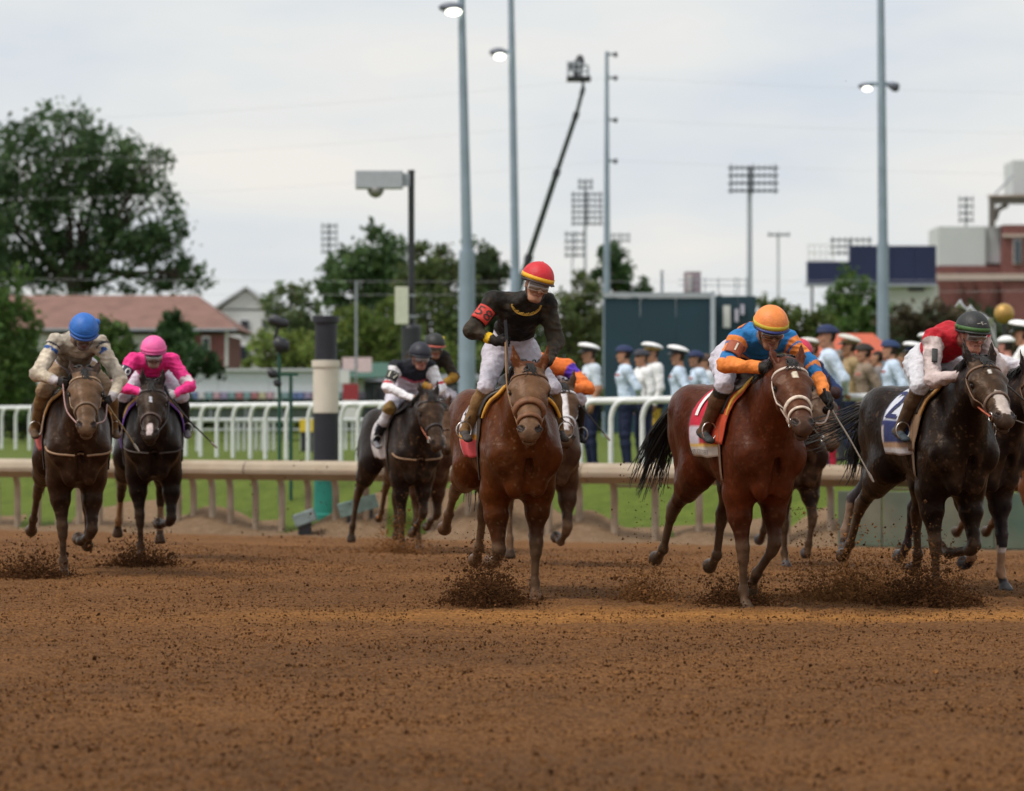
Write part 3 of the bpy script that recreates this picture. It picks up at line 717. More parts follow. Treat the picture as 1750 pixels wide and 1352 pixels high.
def equipment_stand():
    D = 54.5; p = at(478, 700, D); T = thing('equipment_stand', 'dark remote camera stand with black camera heads left of the pillar', 'camera stand')
    s = D / FPX; zg = gz(p.x, p.y)
    def P(px, py): return at(px, py, D)
    MB().tube([(p.x, p.y, zg), P(477, 600)], .028, 8).build('pole', GREENP, T, True); q = P(495, 640); MB().tube([(q.x, q.y + .3, zg), (q.x, q.y + .3, q.z)], .03, 8).build('pole', GREENP, T, True)
    for (x, y, w, h_) in ((476, 552, 34, 20), (481, 592, 26, 28), (466, 640, 18, 16), (474, 656, 14, 12)):
        c = P(x, y); r = w * s / 2
        mb = MB(); mb.tube([c + Vector((-r, 0, r * .2)), c + Vector((-r * .6, 0, r * .35)), c + Vector((r * .2, 0, 0)), c + Vector((r, 0, -r * .1))], [h_ * s * .25, h_ * s * .5, h_ * s * .48, h_ * s * .3], 12)
        mb.box(c + Vector((r * .2, .05, h_ * s * .35)), (r * .9, .12, h_ * s * .3)); mb.build('camera_head', DKM, T, True)
    MB().tube([P(478, 552), P(470, 575), P(478, 600)], .03, 6).build('bracket', DKM, T, True)
    MB().box(P(491, 640), (.36, .05, .05)).build('cross_arm', GREENP, T)
equipment_stand()
def camera_post():
    D = 78.0; s = D / FPX; T = thing('camera_post', 'black post carrying a pale grey camera housing with a dome underneath', 'camera post'); x = at(703, 0, D).x
    def z(py): return at(0, py, D).z
    MB().lathe((x, D, 0), [(5.5 * s, z(566)), (5.5 * s, z(294)), (6.5 * s, z(294) + .005), (6.5 * s, z(291))], 14).build('pole', DKM, T)
    MB().lathe((x, D, 0), [(17 * s, .3), (17 * s, z(560)), (15 * s, z(556)), (6 * s, z(553))], 18).build('thick_base', DKM, T)
    c, d = slab(607, 688, 291, 322, D - .2, .4); hb = MB().box(c, d).build('camera_housing', mat('pale_housing', (.42, .45, .50), .4, var=.05), T, False, .02)
    MB().box(*slab(686, 700, 296, 318, D - .08, .16)).build('bracket', GREYM, T)
    q = at(642, 322, D); MB().lathe((q.x, D, q.z), [(.001, -17 * s), (8 * s, -14 * s), (13 * s, -8 * s), (15 * s, 0)], 14).build('dome', mat('dome_glass', (.25, .25, .24), .15), hb, True)
    MB().lathe((q.x, D - .02, q.z), [(.001, -12 * s), (7 * s, -9 * s), (9 * s, -.01)], 12).build('lens_ball', DKM, hb, True)
    MB().box(*slab(675, 698, 490, 554, D - .2, .16)).build('junction_box', mat('box_cream', (.60, .62, .50), .5, var=.05), T, False, .01)
    for py in (505, 541): MB().lathe((x, D, z(py)), [(7 * s, -.03), (7 * s, .03)], 14).build('clamp', GREYM, T)
camera_post()

def lamp_pole(label, D, x_top, x_bot, y_sleeve, w_top, w_mid, w_low, lamps, y_foot):
    s = D / FPX; T = thing('lamp_pole', label, 'lamp pole', group='tall grey lamp poles'); zb = .4
    a, b = at(x_top, -260, D), at(x_bot, y_sleeve, D); c = Vector((at(x_bot, 0, D).x, D, zb))
    MB().tube([b + (a - b) * 0, b + (a - b) * .5, a], [w_mid / 2 * s, (w_mid * .5 + w_top * .5) / 2 * s, w_top / 2 * s * .8], 14).build('shaft', GREY, T, True)
    MB().tube([c, b + Vector((0, 0, .05))], [w_low / 2 * s, w_low / 2 * s * .9], 14).build('lower_shaft', GREY, T, True)
    MB().lathe((c.x, D, zb), [(w_low * .8 * s, 0), (w_low * .8 * s, .12), (w_low * .55 * s, .16)], 14).build('base_flange', GREY, T)
    for (lx, ly, on, w, h_) in lamps:
        p = at(lx, ly, D); t = (ly + 260) / (y_sleeve + 260); px = x_top + (x_bot - x_top) * t; q = at(px, ly - 6, D)
        MB().tube([q, (p + q) / 2 + Vector((0, 0, .1)), p + Vector((0, 0, h_ * s * .5))], .07, 6).build('arm', GREY, T, True)
        hd = MB(); hd.add(*ellip(p + Vector((0, 0, h_ * s * .28)), (w / 2 * s, w / 2 * s * .7, h_ * s * .40))); hb = hd.build('lamp_head', LAMPOFF, T, True)
        fc = MB(); fc.add(*ellip(p + Vector((w * .10 * s, -.10, -h_ * s * .10)), (w * .32 * s, w * .30 * s, h_ * s * .30))); fc.build('lens', LAMP if on else DKM, hb, True)
def ellip(c, r, n=14, k=9):
    V, F = [], []
    for j in range(k + 1):
        ph = math.pi * (j + .02) / (k + .04)
        for i in range(n): a = 2 * math.pi * i / n; V.append((c[0] + r[0] * math.sin(ph) * math.cos(a), c[1] + r[1] * math.sin(ph) * math.sin(a), c[2] + r[2] * math.cos(ph)))
    for j in range(k):
        for i in range(n): F.append((j * n + i, (j + 1) * n + i, (j + 1) * n + (i + 1) % n, j * n + (i + 1) % n))
    return V, F
lamp_pole('nearest tall grey lamp pole with a glowing lamp, right of the camera post', 98, 783, 798, 432, 9, 19, 31, [(771, 19, 1, 44, 22)], 680)
lamp_pole('tall grey lamp pole with one glowing lamp directly behind the red-capped rider', 130, 869, 881, 470, 9, 15, 20, [(851, 95, 1, 30, 20)], 690)
lamp_pole('tall grey lamp pole with paired lamps in front of the navy scoreboard', 112, 1503, 1509, 418, 10, 17, 22, [(1479, 151, 1, 26, 14), (1527, 151, 0, 22, 16)], 690)
def floodlight(label, D, cx, racks, y_low, w_pole=3.0, base=.4):
    s = D / FPX; T = thing('floodlight_mast', label, 'floodlight', group='stadium floodlight masts'); x = at(cx, 0, D).x
    MB().tube([(x, D, base), (x, D, at(0, racks[0][1], D).z)], [w_pole * s * .6, w_pole * s * .4], 8).build('mast', GREYM, T, True)
    for (x0, y0, x1, rows, cols, dy) in racks:
        for r in range(rows):
            mb = MB(); py = y0 + r * dy; a, b = at(x0, py, D), at(x1, py, D)
            mb.box(((a.x + b.x) / 2, D, a.z - dy * s * .30), (b.x - a.x, .10, .10))
            for c in range(cols):
                q = a + (b - a) * ((c + .5) / cols); w = (b.x - a.x) / cols * .34
                mb.tube([(q.x, D + .1, q.z), (q.x, D - .15, q.z - .05), (q.x, D - .40, q.z - .14)], [w * .4, w * .75, w], 7)
            mb.build('lamp_row', LAMPOFF, T, True)
        for f in (.06, .5, .94):
            a = at(x0 + (x1 - x0) * f, y0 - dy * .3, D); b = at(x0 + (x1 - x0) * f, y0 + (rows - .4) * dy, D); MB().tube([a + Vector((0, .08, 0)), b + Vector((0, .08, 0))], .06, 5).build('rack_post', GREYM, T, True)
floodlight('small floodlight mast above the trees left of the camera post', 360, 562, [(549, 384, 577, 5, 4, 11)], 440, 4)
floodlight('crowded floodlight mast between the boom lift and the utility pole', 300, 1000, [(988, 308, 1013, 2, 3, 10), (976, 330, 1030, 6, 6, 10)], 470, 5)
floodlight('low floodlight rack beneath the crowded mast', 380, 978, [(965, 398, 1000, 4, 4, 12)], 440, 3)
floodlight('low floodlight rack just right of the utility pole', 370, 1060, [(1044, 400, 1077, 2, 5, 9)], 415, 3)
floodlight('wide four-row floodlight mast above the dark screen', 215, 1281, [(1244, 284, 1330, 4, 9, 13)], 510, 9)
floodlight('slim T-shaped floodlight mast right of the wide one', 260, 1330, [(1312, 399, 1350, 1, 5, 9)], 500, 4)
floodlight('floodlight mast poking over the navy scoreboard', 320, 1452, [(1418, 408, 1490, 3, 7, 11)], 470, 5)
floodlight('floodlight mast on the roof of the brick stadium', 380, 1651, [(1638, 338, 1664, 4, 4, 12)], 385, 4, 20)

def utility_pole():
    D = 150; s = D / FPX; T = thing('utility_pole', 'tall thin steel utility pole with stubby insulator arms', 'utility pole'); x = at(1037, 0, D).x
    MB().tube([(x, D, .4), (x, D, at(0, 400, D).z), (x, D, at(0, 88, D).z)], [8 * s, 5.5 * s, 3 * s], 10).build('shaft', GREY, T, True)
    for py in (92, 132, 204, 274):
        a = at(1039, py, D); b = at(1052, py + 1, D); ar = MB().tube([a, b], .07, 6).build('arm', GREYM, T, True)
        MB().lathe((b.x, D, b.z), [(.05, -.12), (.11, -.08), (.06, -.02), (.11, .04), (.05, .1)], 8).build('insulator', DKM, ar, True)
    WIRE = mat('wire', (.55, .56, .58), .6)
    for (py, yl, yr, nm) in ((132, 187, 150, 'highest'), (204, 252, 216, 'middle'), (274, 316, 286, 'lowest')):
        p = at(1052, py, D); pl = at(-500, yl + 32, D); pr = at(2300, yr + 14, D - 4); pts = []
        for a, b in ((pl, p), (p, pr)):
            for i in range(17):
                t = i / 16; pts.append(a + (b - a) * t - Vector((0, 0, (.55 if b is p else .25) * 4 * t * (1 - t))))
        del pts[17]
        tag(MB().tube(pts, .0045, 4).build('power_line', WIRE, None, True), 'thin overhead power line, %s of the three strung from the utility pole' % nm, 'power line', 'overhead power lines')
    for (y0, y1, nm) in ((490, 488, 'upper'), (464, 470, 'sagging')):
        a, b = at(-500, y0 + 5, 140), at(2300, y1, 140); tag(MB().tube([a + (b - a) * i / 20 - Vector((0, 0, 1.2 * (i / 20) * (1 - i / 20))) for i in range(21)], .006, 4).build('power_line', WIRE, None, True), 'faint %s cable strung low across the treetops' % nm, 'power line', 'overhead power lines')
utility_pole()
def boom_lift():
    D = 140; s = D / FPX; T = thing('boom_lift', 'long dark boom lift with a camera basket raised high into the sky', 'boom lift')
    p = [at(838, 655, D), at(905, 436, D), at(953, 290, D), at(986, 192, D), at(997, 150, D)]
    for a, b, r in ((0, 1, 6.0), (1, 2, 5.0), (2, 3, 4.2), (3, 4, 3.2)):
        d = (p[b] - p[a]).normalized(); MB().tube([p[a], p[b]], r * s, 8).build('boom_section', mat('boom_green', (.012, .026, .018), .5, var=.2), T, True)
        MB().tube([p[b] - d * .3, p[b]], r * s * 1.25, 8).build('boom_collar', DKM, T, True)
    MB().tube([p[4], at(996, 140, D), at(989, 133, D)], 2.4 * s, 8).build('jib', DKM, T, True)
    bk = MB().box(*slab(969, 1010, 130, 136, D - .5, 1.1)).build('basket', DKM, T)
    for (x0, y0, x1, y1) in ((971, 132, 971, 106), (1005, 132, 1005, 112), (990, 132, 990, 104), (971, 108, 1005, 112), (971, 120, 1005, 122), (980, 132, 980, 104)):
        MB().tube([at(x0, y0, D - .4), at(x1, y1, D - .4)], .05, 5).build('guard_rail', GREYM, bk)
    mb = MB(); mb.add(*ellip(at(991, 107, D), (.20, .2, .34))); mb.box(at(987, 120, D), (.4, .4, .5)); mb.box(at(976, 112, D), (.35, .3, .3)); mb.build('camera', DKM, bk)
    MB().box((p[0].x, D, 1.5), (2.6, 2.2, 1.2)).build('turntable', mat('boom_green', (.02, .045, .032), .5), T, False, .1)
    for dx in (-1.1, 1.1):
        for dy in (-1, 1): MB().tube([(p[0].x + dx, D + dy - .2, .85), (p[0].x + dx, D + dy + .2, .85)], .45, 16).build('wheel', DKM, T, True)
boom_lift()
def screen():
    D = 106; T = thing('screen_enclosure', 'big dark blue-green screened enclosure behind the uniformed people', 'screen')
    M = mat('screen_cloth', (.010, .040, .062), .7, var=.12, scale=.8)
    for x0, x1 in ((1033, 1094), (1094.6, 1155), (1155.6, 1214)): part(T, 'panel', M, (x0, x1, 509, 740, D, .15))
    for x0, x1 in ((1223, 1262), (1262.6, 1292)): part(T, 'panel', M, (x0, x1, 506, 740, D + .3, .15))
    part(T, 'top_rail', GREYM, (1030, 1215, 500, 508, D - .06, .25)); part(T, 'white_post', mat('pale_post', (.42, .47, .55), .5), (1214.6, 1222, 498, 745, D - .2, .15))
    part(T, 'notice', WALLW, (1236, 1248, 522, 560, D + .2, .06)); part(T, 'notice', mat('lilac', (.5, .48, .6), .6), (1256, 1262, 528, 550, D + .2, .06), (1266, 1272, 520, 538, D + .2, .06))
    fr = GREYM
    for x in (1180, 1205, 1228, 1256, 1262, 1276): part(T, 'railing_post', fr, (x - .8, x + .8, 474, 506, D + .8, .05))
    for y in (478, 488): part(T, 'railing', fr, (1160, 1280, y - .7, y + .7, D + .86, .04))
    b = part(T, 'equipment_cabinet', mat('cab', (.32, .26, .30), .6, var=.2), (1171, 1198, 464, 500, D + 1.2, 1)); part(b, 'cabinet_door', mat('cab2', (.55, .50, .50), .6), (1173, 1183, 468, 497, D + 1.15, .06))
    part(T, 'stub_pole', GREYM, (1129, 1134, 462, 502, D + 1, .12))
screen()
def scoreboard():
    D = 260; T = thing('scoreboard', 'wide navy blue scoreboard panel on legs at the stadium', 'scoreboard'); NV = mat('navy_board', (.009, .016, .068), .5, var=.12, scale=.5)
    for x0, x1 in ((1380, 1452), (1452.5, 1526), (1526.5, 1562), (1562.5, 1600)): part(T, 'panel', NV, (x0, x1, 420 if x0 > 1440 else 447, 485, D, 1.0))
    part(T, 'ledge', GREYM, (1378, 1602, 485, 489, D - .3, 1.4))
    part(T, 'lower_wall', WALLW, (1508, 1604, 489, 620, D + 1.2, 1)); w = part(T, 'notice', DKM, (1552, 1580, 492, 498, D + 1.1, .1))
    for x in (1388, 1440, 1500): part(T, 'leg', DKM, (x - 2, x + 2, 489, 705, D + .3, .3))
    for x in (1382, 1392, 1402, 1412, 1424): part(T, 'truss_post', WALLW, (x - .8, x + .8, 418, 447, D + .2, .1))
    for y in (419, 432, 445): part(T, 'truss_bar', WALLW, (1380, 1426, y - .8, y + .8, D + .32, .1))
scoreboard()
def stadium():
    D = 330; T = thing('stadium_building', 'brick stadium block with pale grey upper panels at the right edge', 'building'); PG = mat('pale_panel', (.55, .57, .59), .6, var=.04, scale=.2); PG2 = mat('pale_panel_side', (.46, .47, .50), .6, var=.04)
    part(T, 'upper_panel', PG, (1604, 1684, 387, 454, D, 8)); part(T, 'upper_panel', PG2, (1684.5, 1714, 387, 450, D + .5, 8))
    part(T, 'brick_wall', BRICK, (1602, 1714, 454.5, 640, D - .3, 10)); part(T, 'brick_tower', BRICK, (1714.5, 1830, 384, 640, D - 1.5, 12))
    part(T, 'stone_band', mat('stone', (.50, .40, .36), .8), (1600, 1830, 468, 478, D - 1.8, .5)); part(T, 'stone_band', mat('stone', (.50, .40, .36), .8), (1713, 1830, 400, 405, D - 1.8, .3))
    for x0, x1, y0, y1 in ((1733, 1745, 410, 450), (1760, 1772, 410, 450)):
        w = part(T, 'window', WALLW, (x0 - 1, x1 + 1, y0 - 1, y1 + 1, D - 1.7, .25)); part(w, 'pane', GLASSD, (x0, x1, y0, y1, D - 1.76, .05))
    for x in (1640, 1662, 1700): part(T, 'pilaster', mat('brick_dark', (.15, .06, .055), .85), (x - 4, x + 4, 480, 640, D - .7, .4))
    ST = mat('frame_steel', (.13, .11, .10), .6, var=.1)
    part(T, 'steel_beam', ST, (1692, 1830, 336, 348, D - 1, 1)); part(T, 'steel_column', ST, (1692, 1701, 348.5, 386, D - 1, 1))
    part(T, 'cornice', mat('stone', (.50, .40, .36), .8), (1690, 1830, 333, 335.8, D - 1.2, 1.4))
    a, b = at(1700, 376, D - .6), at(1722, 350, D - .6); MB().tube([a, (a + b) / 2 + Vector((-.3, 0, .3)), b], .25, 8).build('steel_brace', ST, T, True)
    part(T, 'roof_block', PG, (1731, 1850, 274, 332, D + 3, 6)); a, b = at(1700, 332, D + 2), at(1731, 300, D + 2); MB().tube([a, b], .12, 6).build('stay', GREYM, T, True)
stadium()
def orange_tent():
    D = 92; T = thing('tent', 'orange-red canopy tent behind the caps of the right-hand crowd', 'tent'); OR = mat('orange_canvas', (.50, .10, .045), .7, var=.12)
    a, b, c = at(1376, 604, D), at(1530, 604, D), at(1450, 570, D + 2)
    MB().add([(a.x, D, a.z), (b.x, D, b.z), (b.x, D + 4, b.z), (a.x, D + 4, a.z), (c.x - .7, D + 2, c.z), (c.x + .7, D + 2, c.z)], [(0, 1, 5, 4), (1, 2, 5), (2, 3, 4, 5), (3, 0, 4), (3, 2, 1, 0)]).build('canopy', OR, T)
    part(T, 'valance', OR, (1376, 1530, 604.5, 616, D, .05))
    for px in (1379, 1527): part(T, 'pole', GREYM, (px - 1, px + 1, 604, 760, D + .1, .06))
orange_tent()
# ------------------------------------------------------------------ horses
def Pf(f, l, z): return np.array([l, -f, z], float)      # forward, lateral (image right), up -> local coordinates
DUST = np.array((0.17, 0.098, 0.055))

def leg_chain(B, pts, hind, hoof_dir, t):
    """pts: upper joint, elbow/stifle, knee/hock, fetlock, pastern end (coronet)"""
    p = [np.asarray(x) for x in pts]
    if hind:
        B.seg(p[0], p[1], (.140, .27), (.130, .215), k=.08, tag='upper')
        # buttock / hamstring line
        ham0 = p[0] + np.array([0, .20, -.06]); mid = p[1] * .45 + p[2] * .55
        B.seg(ham0, mid + np.array([0, .02, 0]), (.115, .15), (.055, .07), k=.09, tag='upper')
        d = p[2] - p[1]
        B.seg(p[1], p[1] + d * .45, (.122, .185), (.090, .128), k=.06, tag='upper')
        B.seg(p[1] + d * .45, p[2] - d * .08, (.080, .112), (.040, .054), k=.05, tag='gaskin')
        B.seg(p[2] - d * .1, p[2] + _n(p[3] - p[2]) * .06, (.045, .062), (.039, .051), k=.03, tag='lower')
        # point of hock
        back = _n(_n(p[2] - p[1]) - _n(p[3] - p[2])); B.ball(p[2] + back * .035, .034, k=.035, tag='lower')
        B.seg(p[2] - d * .22 + back * .03, p[2] + back * .04, .018, .02, k=.03, tag='lower')
        c0, c1 = (.032, .041), (.028, .036)
    else:
        d = p[2] - p[1]
        B.seg(p[0], p[1], (.085, .15), (.088, .125), k=.10, tag='upper')
        B.seg(p[1], p[1] + d * .35, (.092, .125), (.080, .104), k=.06, tag='upper')
        B.seg(p[1] + d * .35, p[2] - d * .08, (.075, .096), (.041, .048), k=.05, tag='gaskin')
        B.seg(p[2] - d * .07, p[2] + _n(p[3] - p[2]) * .05, (.048, .051), (.041, .045), k=.03, tag='lower')
        c0, c1 = (.031, .038), (.027, .034)
    e = p[3] - p[2]
    back = np.array([0, 1.0, 0]); ax = _n(e); back = _n(back - back.dot(ax) * ax)
    B.seg(p[2] + e * .1, p[3] - e * .08, c0, c1, k=.025, tag='lower')
    B.seg(p[2] + e * .16 + back * .026, p[3] - e * .05 + back * .026, (.014, .013), (.015, .015), k=.02, tag='lower')   # tendon
    B.ball(p[3], .040, k=.025, tag='lower'); B.ball(p[3] + back * .018, .027, k=.02, tag='lower')
    B.seg(p[3], p[4], (.033, .034), (.036, .038), k=.02, tag='lower')
    hd = _n(hoof_dir); tip = p[4] + hd * .075
    B.seg(p[4] + hd * .008, tip, (.044, .047), (.058, .062), k=.008, tag='hoof', cap=.25)

def horse(label, loc, yaw, S, group=None):
    """S: coat, dust, legs, head pose, tack ..."""
    H = thing('racehorse', label, 'horse', loc, yaw, group)
    sc = S.get('scale', 1.0); H.scale = (sc * S.get('wide', 1.0), sc, sc)
    B = Body()
    # trunk
    tr = [(-.93, 1.30, .13, .15), (-.74, 1.325, .235, .26), (-.45, 1.31, .255, .265), (-.1, 1.235, .275, .325),
          (.22, 1.185, .275, .385), (.46, 1.165, .235, .395), (.66, 1.10, .19, .315)]
    for a, b in zip(tr[:-1], tr[1:]):
        B.seg(Pf(a[0], 0, a[1]), Pf(b[0], 0, b[1]), (a[2], a[3]), (b[2], b[3]), k=.07, tag='trunk')
    B.seg(Pf(.30, 0, 1.50), Pf(.62, 0, 1.46), (.05, .09), (.06, .10), k=.10, tag='trunk')      # withers
    for s in (-1, 1):
        B.ball(Pf(-.55, s * .17, 1.43), (.10, .22, .15), k=.10, tag='trunk')                   # croup muscle
        B.ball(Pf(-.62, s * .245, 1.43), (.035, .06, .05), k=.06, tag='trunk')                 # point of hip
        B.seg(Pf(.38, s * .17, 1.42), Pf(.68, s * .185, 1.08), (.07, .15), (.085, .12), k=.09, tag='trunk')   # shoulder blade
        B.ball(Pf(.720, s * .160, 1.04), (.072, .066, .10), k=.05, tag='trunk')                 # point of shoulder
        B.ball(Pf(.695, s * .080, .91), (.082, .082, .14), k=.04, tag='trunk')                # pectoral
        B.seg(Pf(.50, s * .22, 1.14), Pf(.42, s * .18, .87), (.06, .13), (.068, .125), k=.06, tag='trunk')     # triceps
    B.seg(Pf(.80, 0, 1.06), Pf(.77, 0, .78), (.018, .035), (.022, .04), k=.05, cut=True, tag='cleft')
    # legs
    L = S['legs']
    for key, hind in (('fr', 0), ('fl', 0), ('hr', 1), ('hl', 1)):
        pts = [Pf(*q) for q in L[key][:5]]
        leg_chain(B, pts, hind, Pf(*L[key][5]) if len(L[key]) > 5 else (pts[4] - pts[3]) + np.array([0, -.02, -.03]), key)
    # neck and head
    nl = S.get('neck_l', 0.0); dz = S.get('head_z', 0.0); df = S.get('head_f', 0.0)
    ne = [(.50, 0, 1.27, .15, .30), (.76, nl * .35, 1.42 + dz * .25, .118, .235), (.98 + df * .6, nl * .75, 1.545 + dz * .7, .092, .165),
          (1.12 + df, nl, 1.645 + dz, .078, .115)]
    for a, b in zip(ne[:-1], ne[1:]):
        B.seg(Pf(*a[:3]), Pf(*b[:3]), a[3:], b[3:], k=.09, tag='neck')
    B.seg(Pf(.62, 0, 1.14), Pf(.95 + df * .5, nl * .7, 1.40 + dz * .5), (.075, .09), (.05, .06), k=.08, tag='neck')   # windpipe line
    for s in (-1, 1):
        B.seg(Pf(.60, s * .11, 1.18), Pf(1.0 + df * .7, s * .055 + nl * .8, 1.50 + dz * .7), (.05, .09), (.035, .05), k=.06, tag='neck')
    al = S.get('pitch', math.radians(52)); yw = S.get('head_yaw', 0.0); rl = S.get('head_roll', 0.0)
    Rh = np.array(Matrix.Rotation(yw, 3, 'Z') @ Matrix.Rotation(0, 3, 'X'))
    hd = Rh @ Pf(math.cos(al), 0, -math.sin(al)); hn = Rh @ Pf(math.sin(al), 0, math.cos(al)); hs = Rh @ np.array([1., 0, 0])
    if rl:
        c, s_ = math.cos(rl), math.sin(rl); hs, hn = hs * c + hn * s_, hn * c - hs * s_
    H0 = Pf(1.185 + df, nl, 1.70 + dz)
    HK = S.get('head_k', 1.02)
    HW = 1.26
    def hp(t, u, n): return H0 + (hd * t + hs * u * HW + hn * n) * HK
    h_start = len(B.pr)
    hM = np.stack([hs, hn, hd], 1)
    B.seg(hp(.0, 0, -.055), hp(.14, 0, -.05), (.072, .075), (.098, .085), side=hs, k=.05, tag='head')
    B.seg(hp(.14, 0, -.05), hp(.24, 0, -.055), (.099, .082), (.088, .085), side=hs, k=.04, tag='head')
    B.seg(hp(.24, 0, -.055), hp(.42, 0, -.045), (.084, .082), (.056, .064), side=hs, k=.04, tag='head')
    B.seg(hp(.42, 0, -.045), hp(.56, 0, -.045), (.055, .062), (.056, .052), side=hs, k=.03, tag='head')
    for s in (-1, 1):
        B.seg(hp(.08, s * .055, -.13), hp(.25, s * .060, -.145), (.034, .075), (.030, .075), side=hs, k=.045, tag='head')   # jowl
        B.ball(hp(.175, s * .086, -.030), (.030, .030, .045), k=.03, tag='head', M=hM)                                    # brow
        B.seg(hp(.24, s * .082, -.07), hp(.40, s * .050, -.06), (.012, .02), (.01, .016), side=hs, k=.03, tag='head')       # facial crest
        B.ball(hp(.200, s * .106, -.058), (.022, .028, .034), k=.012, cut=True, tag='eye', M=hM)
        B.ball(hp(.198, s * .090, -.055), (.022, .024, .026), k=.008, tag='head', M=hM)
        B.ball(hp(.548, s * .043, -.026), (.029, .030, .040), k=.018, tag='head', M=hM)
        B.seg(hp(.535, s * .060, -.010), hp(.572, s * .040, -.004), (.012, .015), (.017, .017), side=hs, k=.008, cut=True, tag='nostril')
    B.seg(hp(.26, 0, -.165), hp(.50, 0, -.105), (.055, .045), (.042, .032), side=hs, k=.05, tag='head')
    B.ball(hp(.588, 0, -.055), (.050, .046, .050), k=.03, tag='head', M=hM)                        # upper lip
    B.ball(hp(.580, 0, -.112), (.041, .032, .050), k=.018, tag='head', M=hM)                       # chin / lower lip
    B.seg(hp(.640, -.05, -.090), hp(.640, .05, -.090), (.05, .008), (.05, .008), side=hd, k=.008, cut=True, tag='mouth')
    ed = S.get('ear', (.55, .18))
    for s in (-1, 1):
        e0 = hp(.005, s * .058, -.03); ev = _n(-hd * 1.0 + hn * ed[0] + hs * s * ed[1])
        mid = e0 + ev * .095 + hs * s * .006; tip = e0 + ev * .205
        fr = _n(hn - hn.dot(ev) * ev)
        B.seg(e0, mid, (.030, .024), (.034, .020), side=hs, k=.025, tag='ear'); B.seg(mid, tip, (.033, .019), (.006, .006), side=hs, k=.01, tag='ear')
        B.seg(e0 + ev * .03 + fr * .026, e0 + ev * .15 + fr * .014, (.016, .016), (.005, .008), side=hs, k=.01, cut=True, tag='ear')
    for p in B.pr[h_start:]:
        for q in ('ra', 'rb', 'ell'):
            if q in p: p[q] = tuple(x * HK * (HW if i == 0 and p['tag'] not in ('ear', 'mouth') else 1) for i, x in enumerate(p[q]))
    # dock
    B.seg(Pf(-.93, 0, 1.42), Pf(-1.08, 0, 1.46), .045, .03, k=.06, tag='trunk')
    V, F = B.mesh(S.get('h', .0138))
    td = B.tagdist(V)
    mus = (fbm(V * np.array([1., .6, .6]), 6.5, 13, 2) - .5) * sstep(.05, -.02, np.minimum(td['trunk'], td['upper']) - np.minimum(td['head'], td['lower']))
    vein = np.maximum(.10 - np.abs(vnoise(V + .06 * vnoise(V, 5, 3)[:, None], 8.0, 41) - .5), 0) * 10 * sstep(.06, .0, np.minimum(td['trunk'], np.minimum(td['neck'], td['upper'])))
    V = V + vnormals(V, F) * (mus * .024 + vein * .0028)[:, None]
    # coat colours (what the coat itself is: points, white marks, dried track dirt)
    base = np.array(S['coat']); dark = np.array(S.get('points', base * .35)); C = np.repeat(base[None], len(V), 0)
    n1 = fbm(V, 2.5, 3)[:, None]; n2 = fbm(V, 14, 7)[:, None]; n3 = vnoise(V, 55, 11)[:, None]
    C = C * (0.75 + .5 * n1)
    up = np.minimum(td['trunk'], td['neck']); low = td['lower']
    wl_ = sstep(.06, -.02, low - np.minimum(np.minimum(up, td['upper']), td['gaskin']))[:, None]
    C = C * (1 - wl_) + dark * wl_
    gk = sstep(.05, -.03, td['gaskin'] - np.minimum(up, td['upper']))[:, None] * S.get('stock', .55); C = C * (1 - gk) + dark * gk
    hrel = (V - H0) / HK; ht = hrel @ hd; hu = hrel @ hs / HW; hnn = hrel @ hn
    ish = sstep(.03, -.01, td['head'] - np.minimum(td['neck'], td['trunk']))[:, None] * (ht > .0)[:, None]
    muz = (sstep(.44, .56, ht)[:, None]) * ish
    C = C * (1 - .6 * muz) + np.array(S.get('muzzle', (.035, .028, .026))) * .6 * muz
    du = S.get('dust', .4); dl = S.get('dust_leg', .55); dh = S.get('dust_head', .4)
    C = C + (DUST - C) * np.clip(wl_ * dl * (.5 + n1), 0, 1)
    C = C + (DUST * 1.05 - C) * np.clip(ish * dh * (.55 + .9 * n2), 0, .85)
    fr = sstep(.35, .8, -V[:, 1])[:, None] * sstep(1.45, 1.0, V[:, 2])[:, None]
    C = C + (DUST * .9 - C) * np.clip(du * fr * sstep(.35, .7, n2), 0, .6)
    spk = (n3 > .80) * (n2 > .45) * S.get('speck', .5); C = C + (DUST * 1.3 - C) * spk * .5
    n4 = fbm(V * np.array([1, 1, .45]), 30, 23, 2)[:, None]; C = C * (1 + .30 * (n4 - .5) * 2)          # hair lying in streaks
    C = C + (DUST - C) * np.clip(sstep(.58, .78, n4) * ish * dh * .7, 0, .6)
    for (t0, t1, u0, w, cc) in S.get('marks', []):                  # white face marks
        tt = np.clip((ht - t0) / (t1 - t0), 0, 1); wob = (n2[:, 0] - .5) * .03
        m = ((ht > t0 + wob) & (ht < t1 + wob) & (np.abs(hu - u0 + wob) < w * (.45 + .55 * np.sin(math.pi * (0.15 + .7 * tt)))) & (hnn > -.06))[:, None] * (ish > .5)
        C = np.where(m, np.array(cc) * (.8 + .4 * n3), C)
    hf = sstep(.008, -.004, td['hoof'])[:, None]; C = C * (1 - hf) + np.array(S.get('hoof', (.045, .032, .024))) * (.7 + .6 * n2) * hf
    ins = np.zeros(len(V), bool)
    for s in (-1, 1):
        for c0, r0, cc in ((hp(.566, s * .044, -.012), .027, (.012, .008, .007)), (hp(.545, s * .055, -.014), .022, (.012, .008, .007)), (hp(.200, s * .094, -.050), .036, (.012, .008, .007))):
            ins |= np.linalg.norm((V - c0) / np.array([1, 1, 1]), axis=1) < r0
    C[ins] = (.014, .009, .008)
    ml = (np.abs(hnn + .088) < .010) & (ht > .54); C[ml & (ish[:, 0] > .5)] *= .35
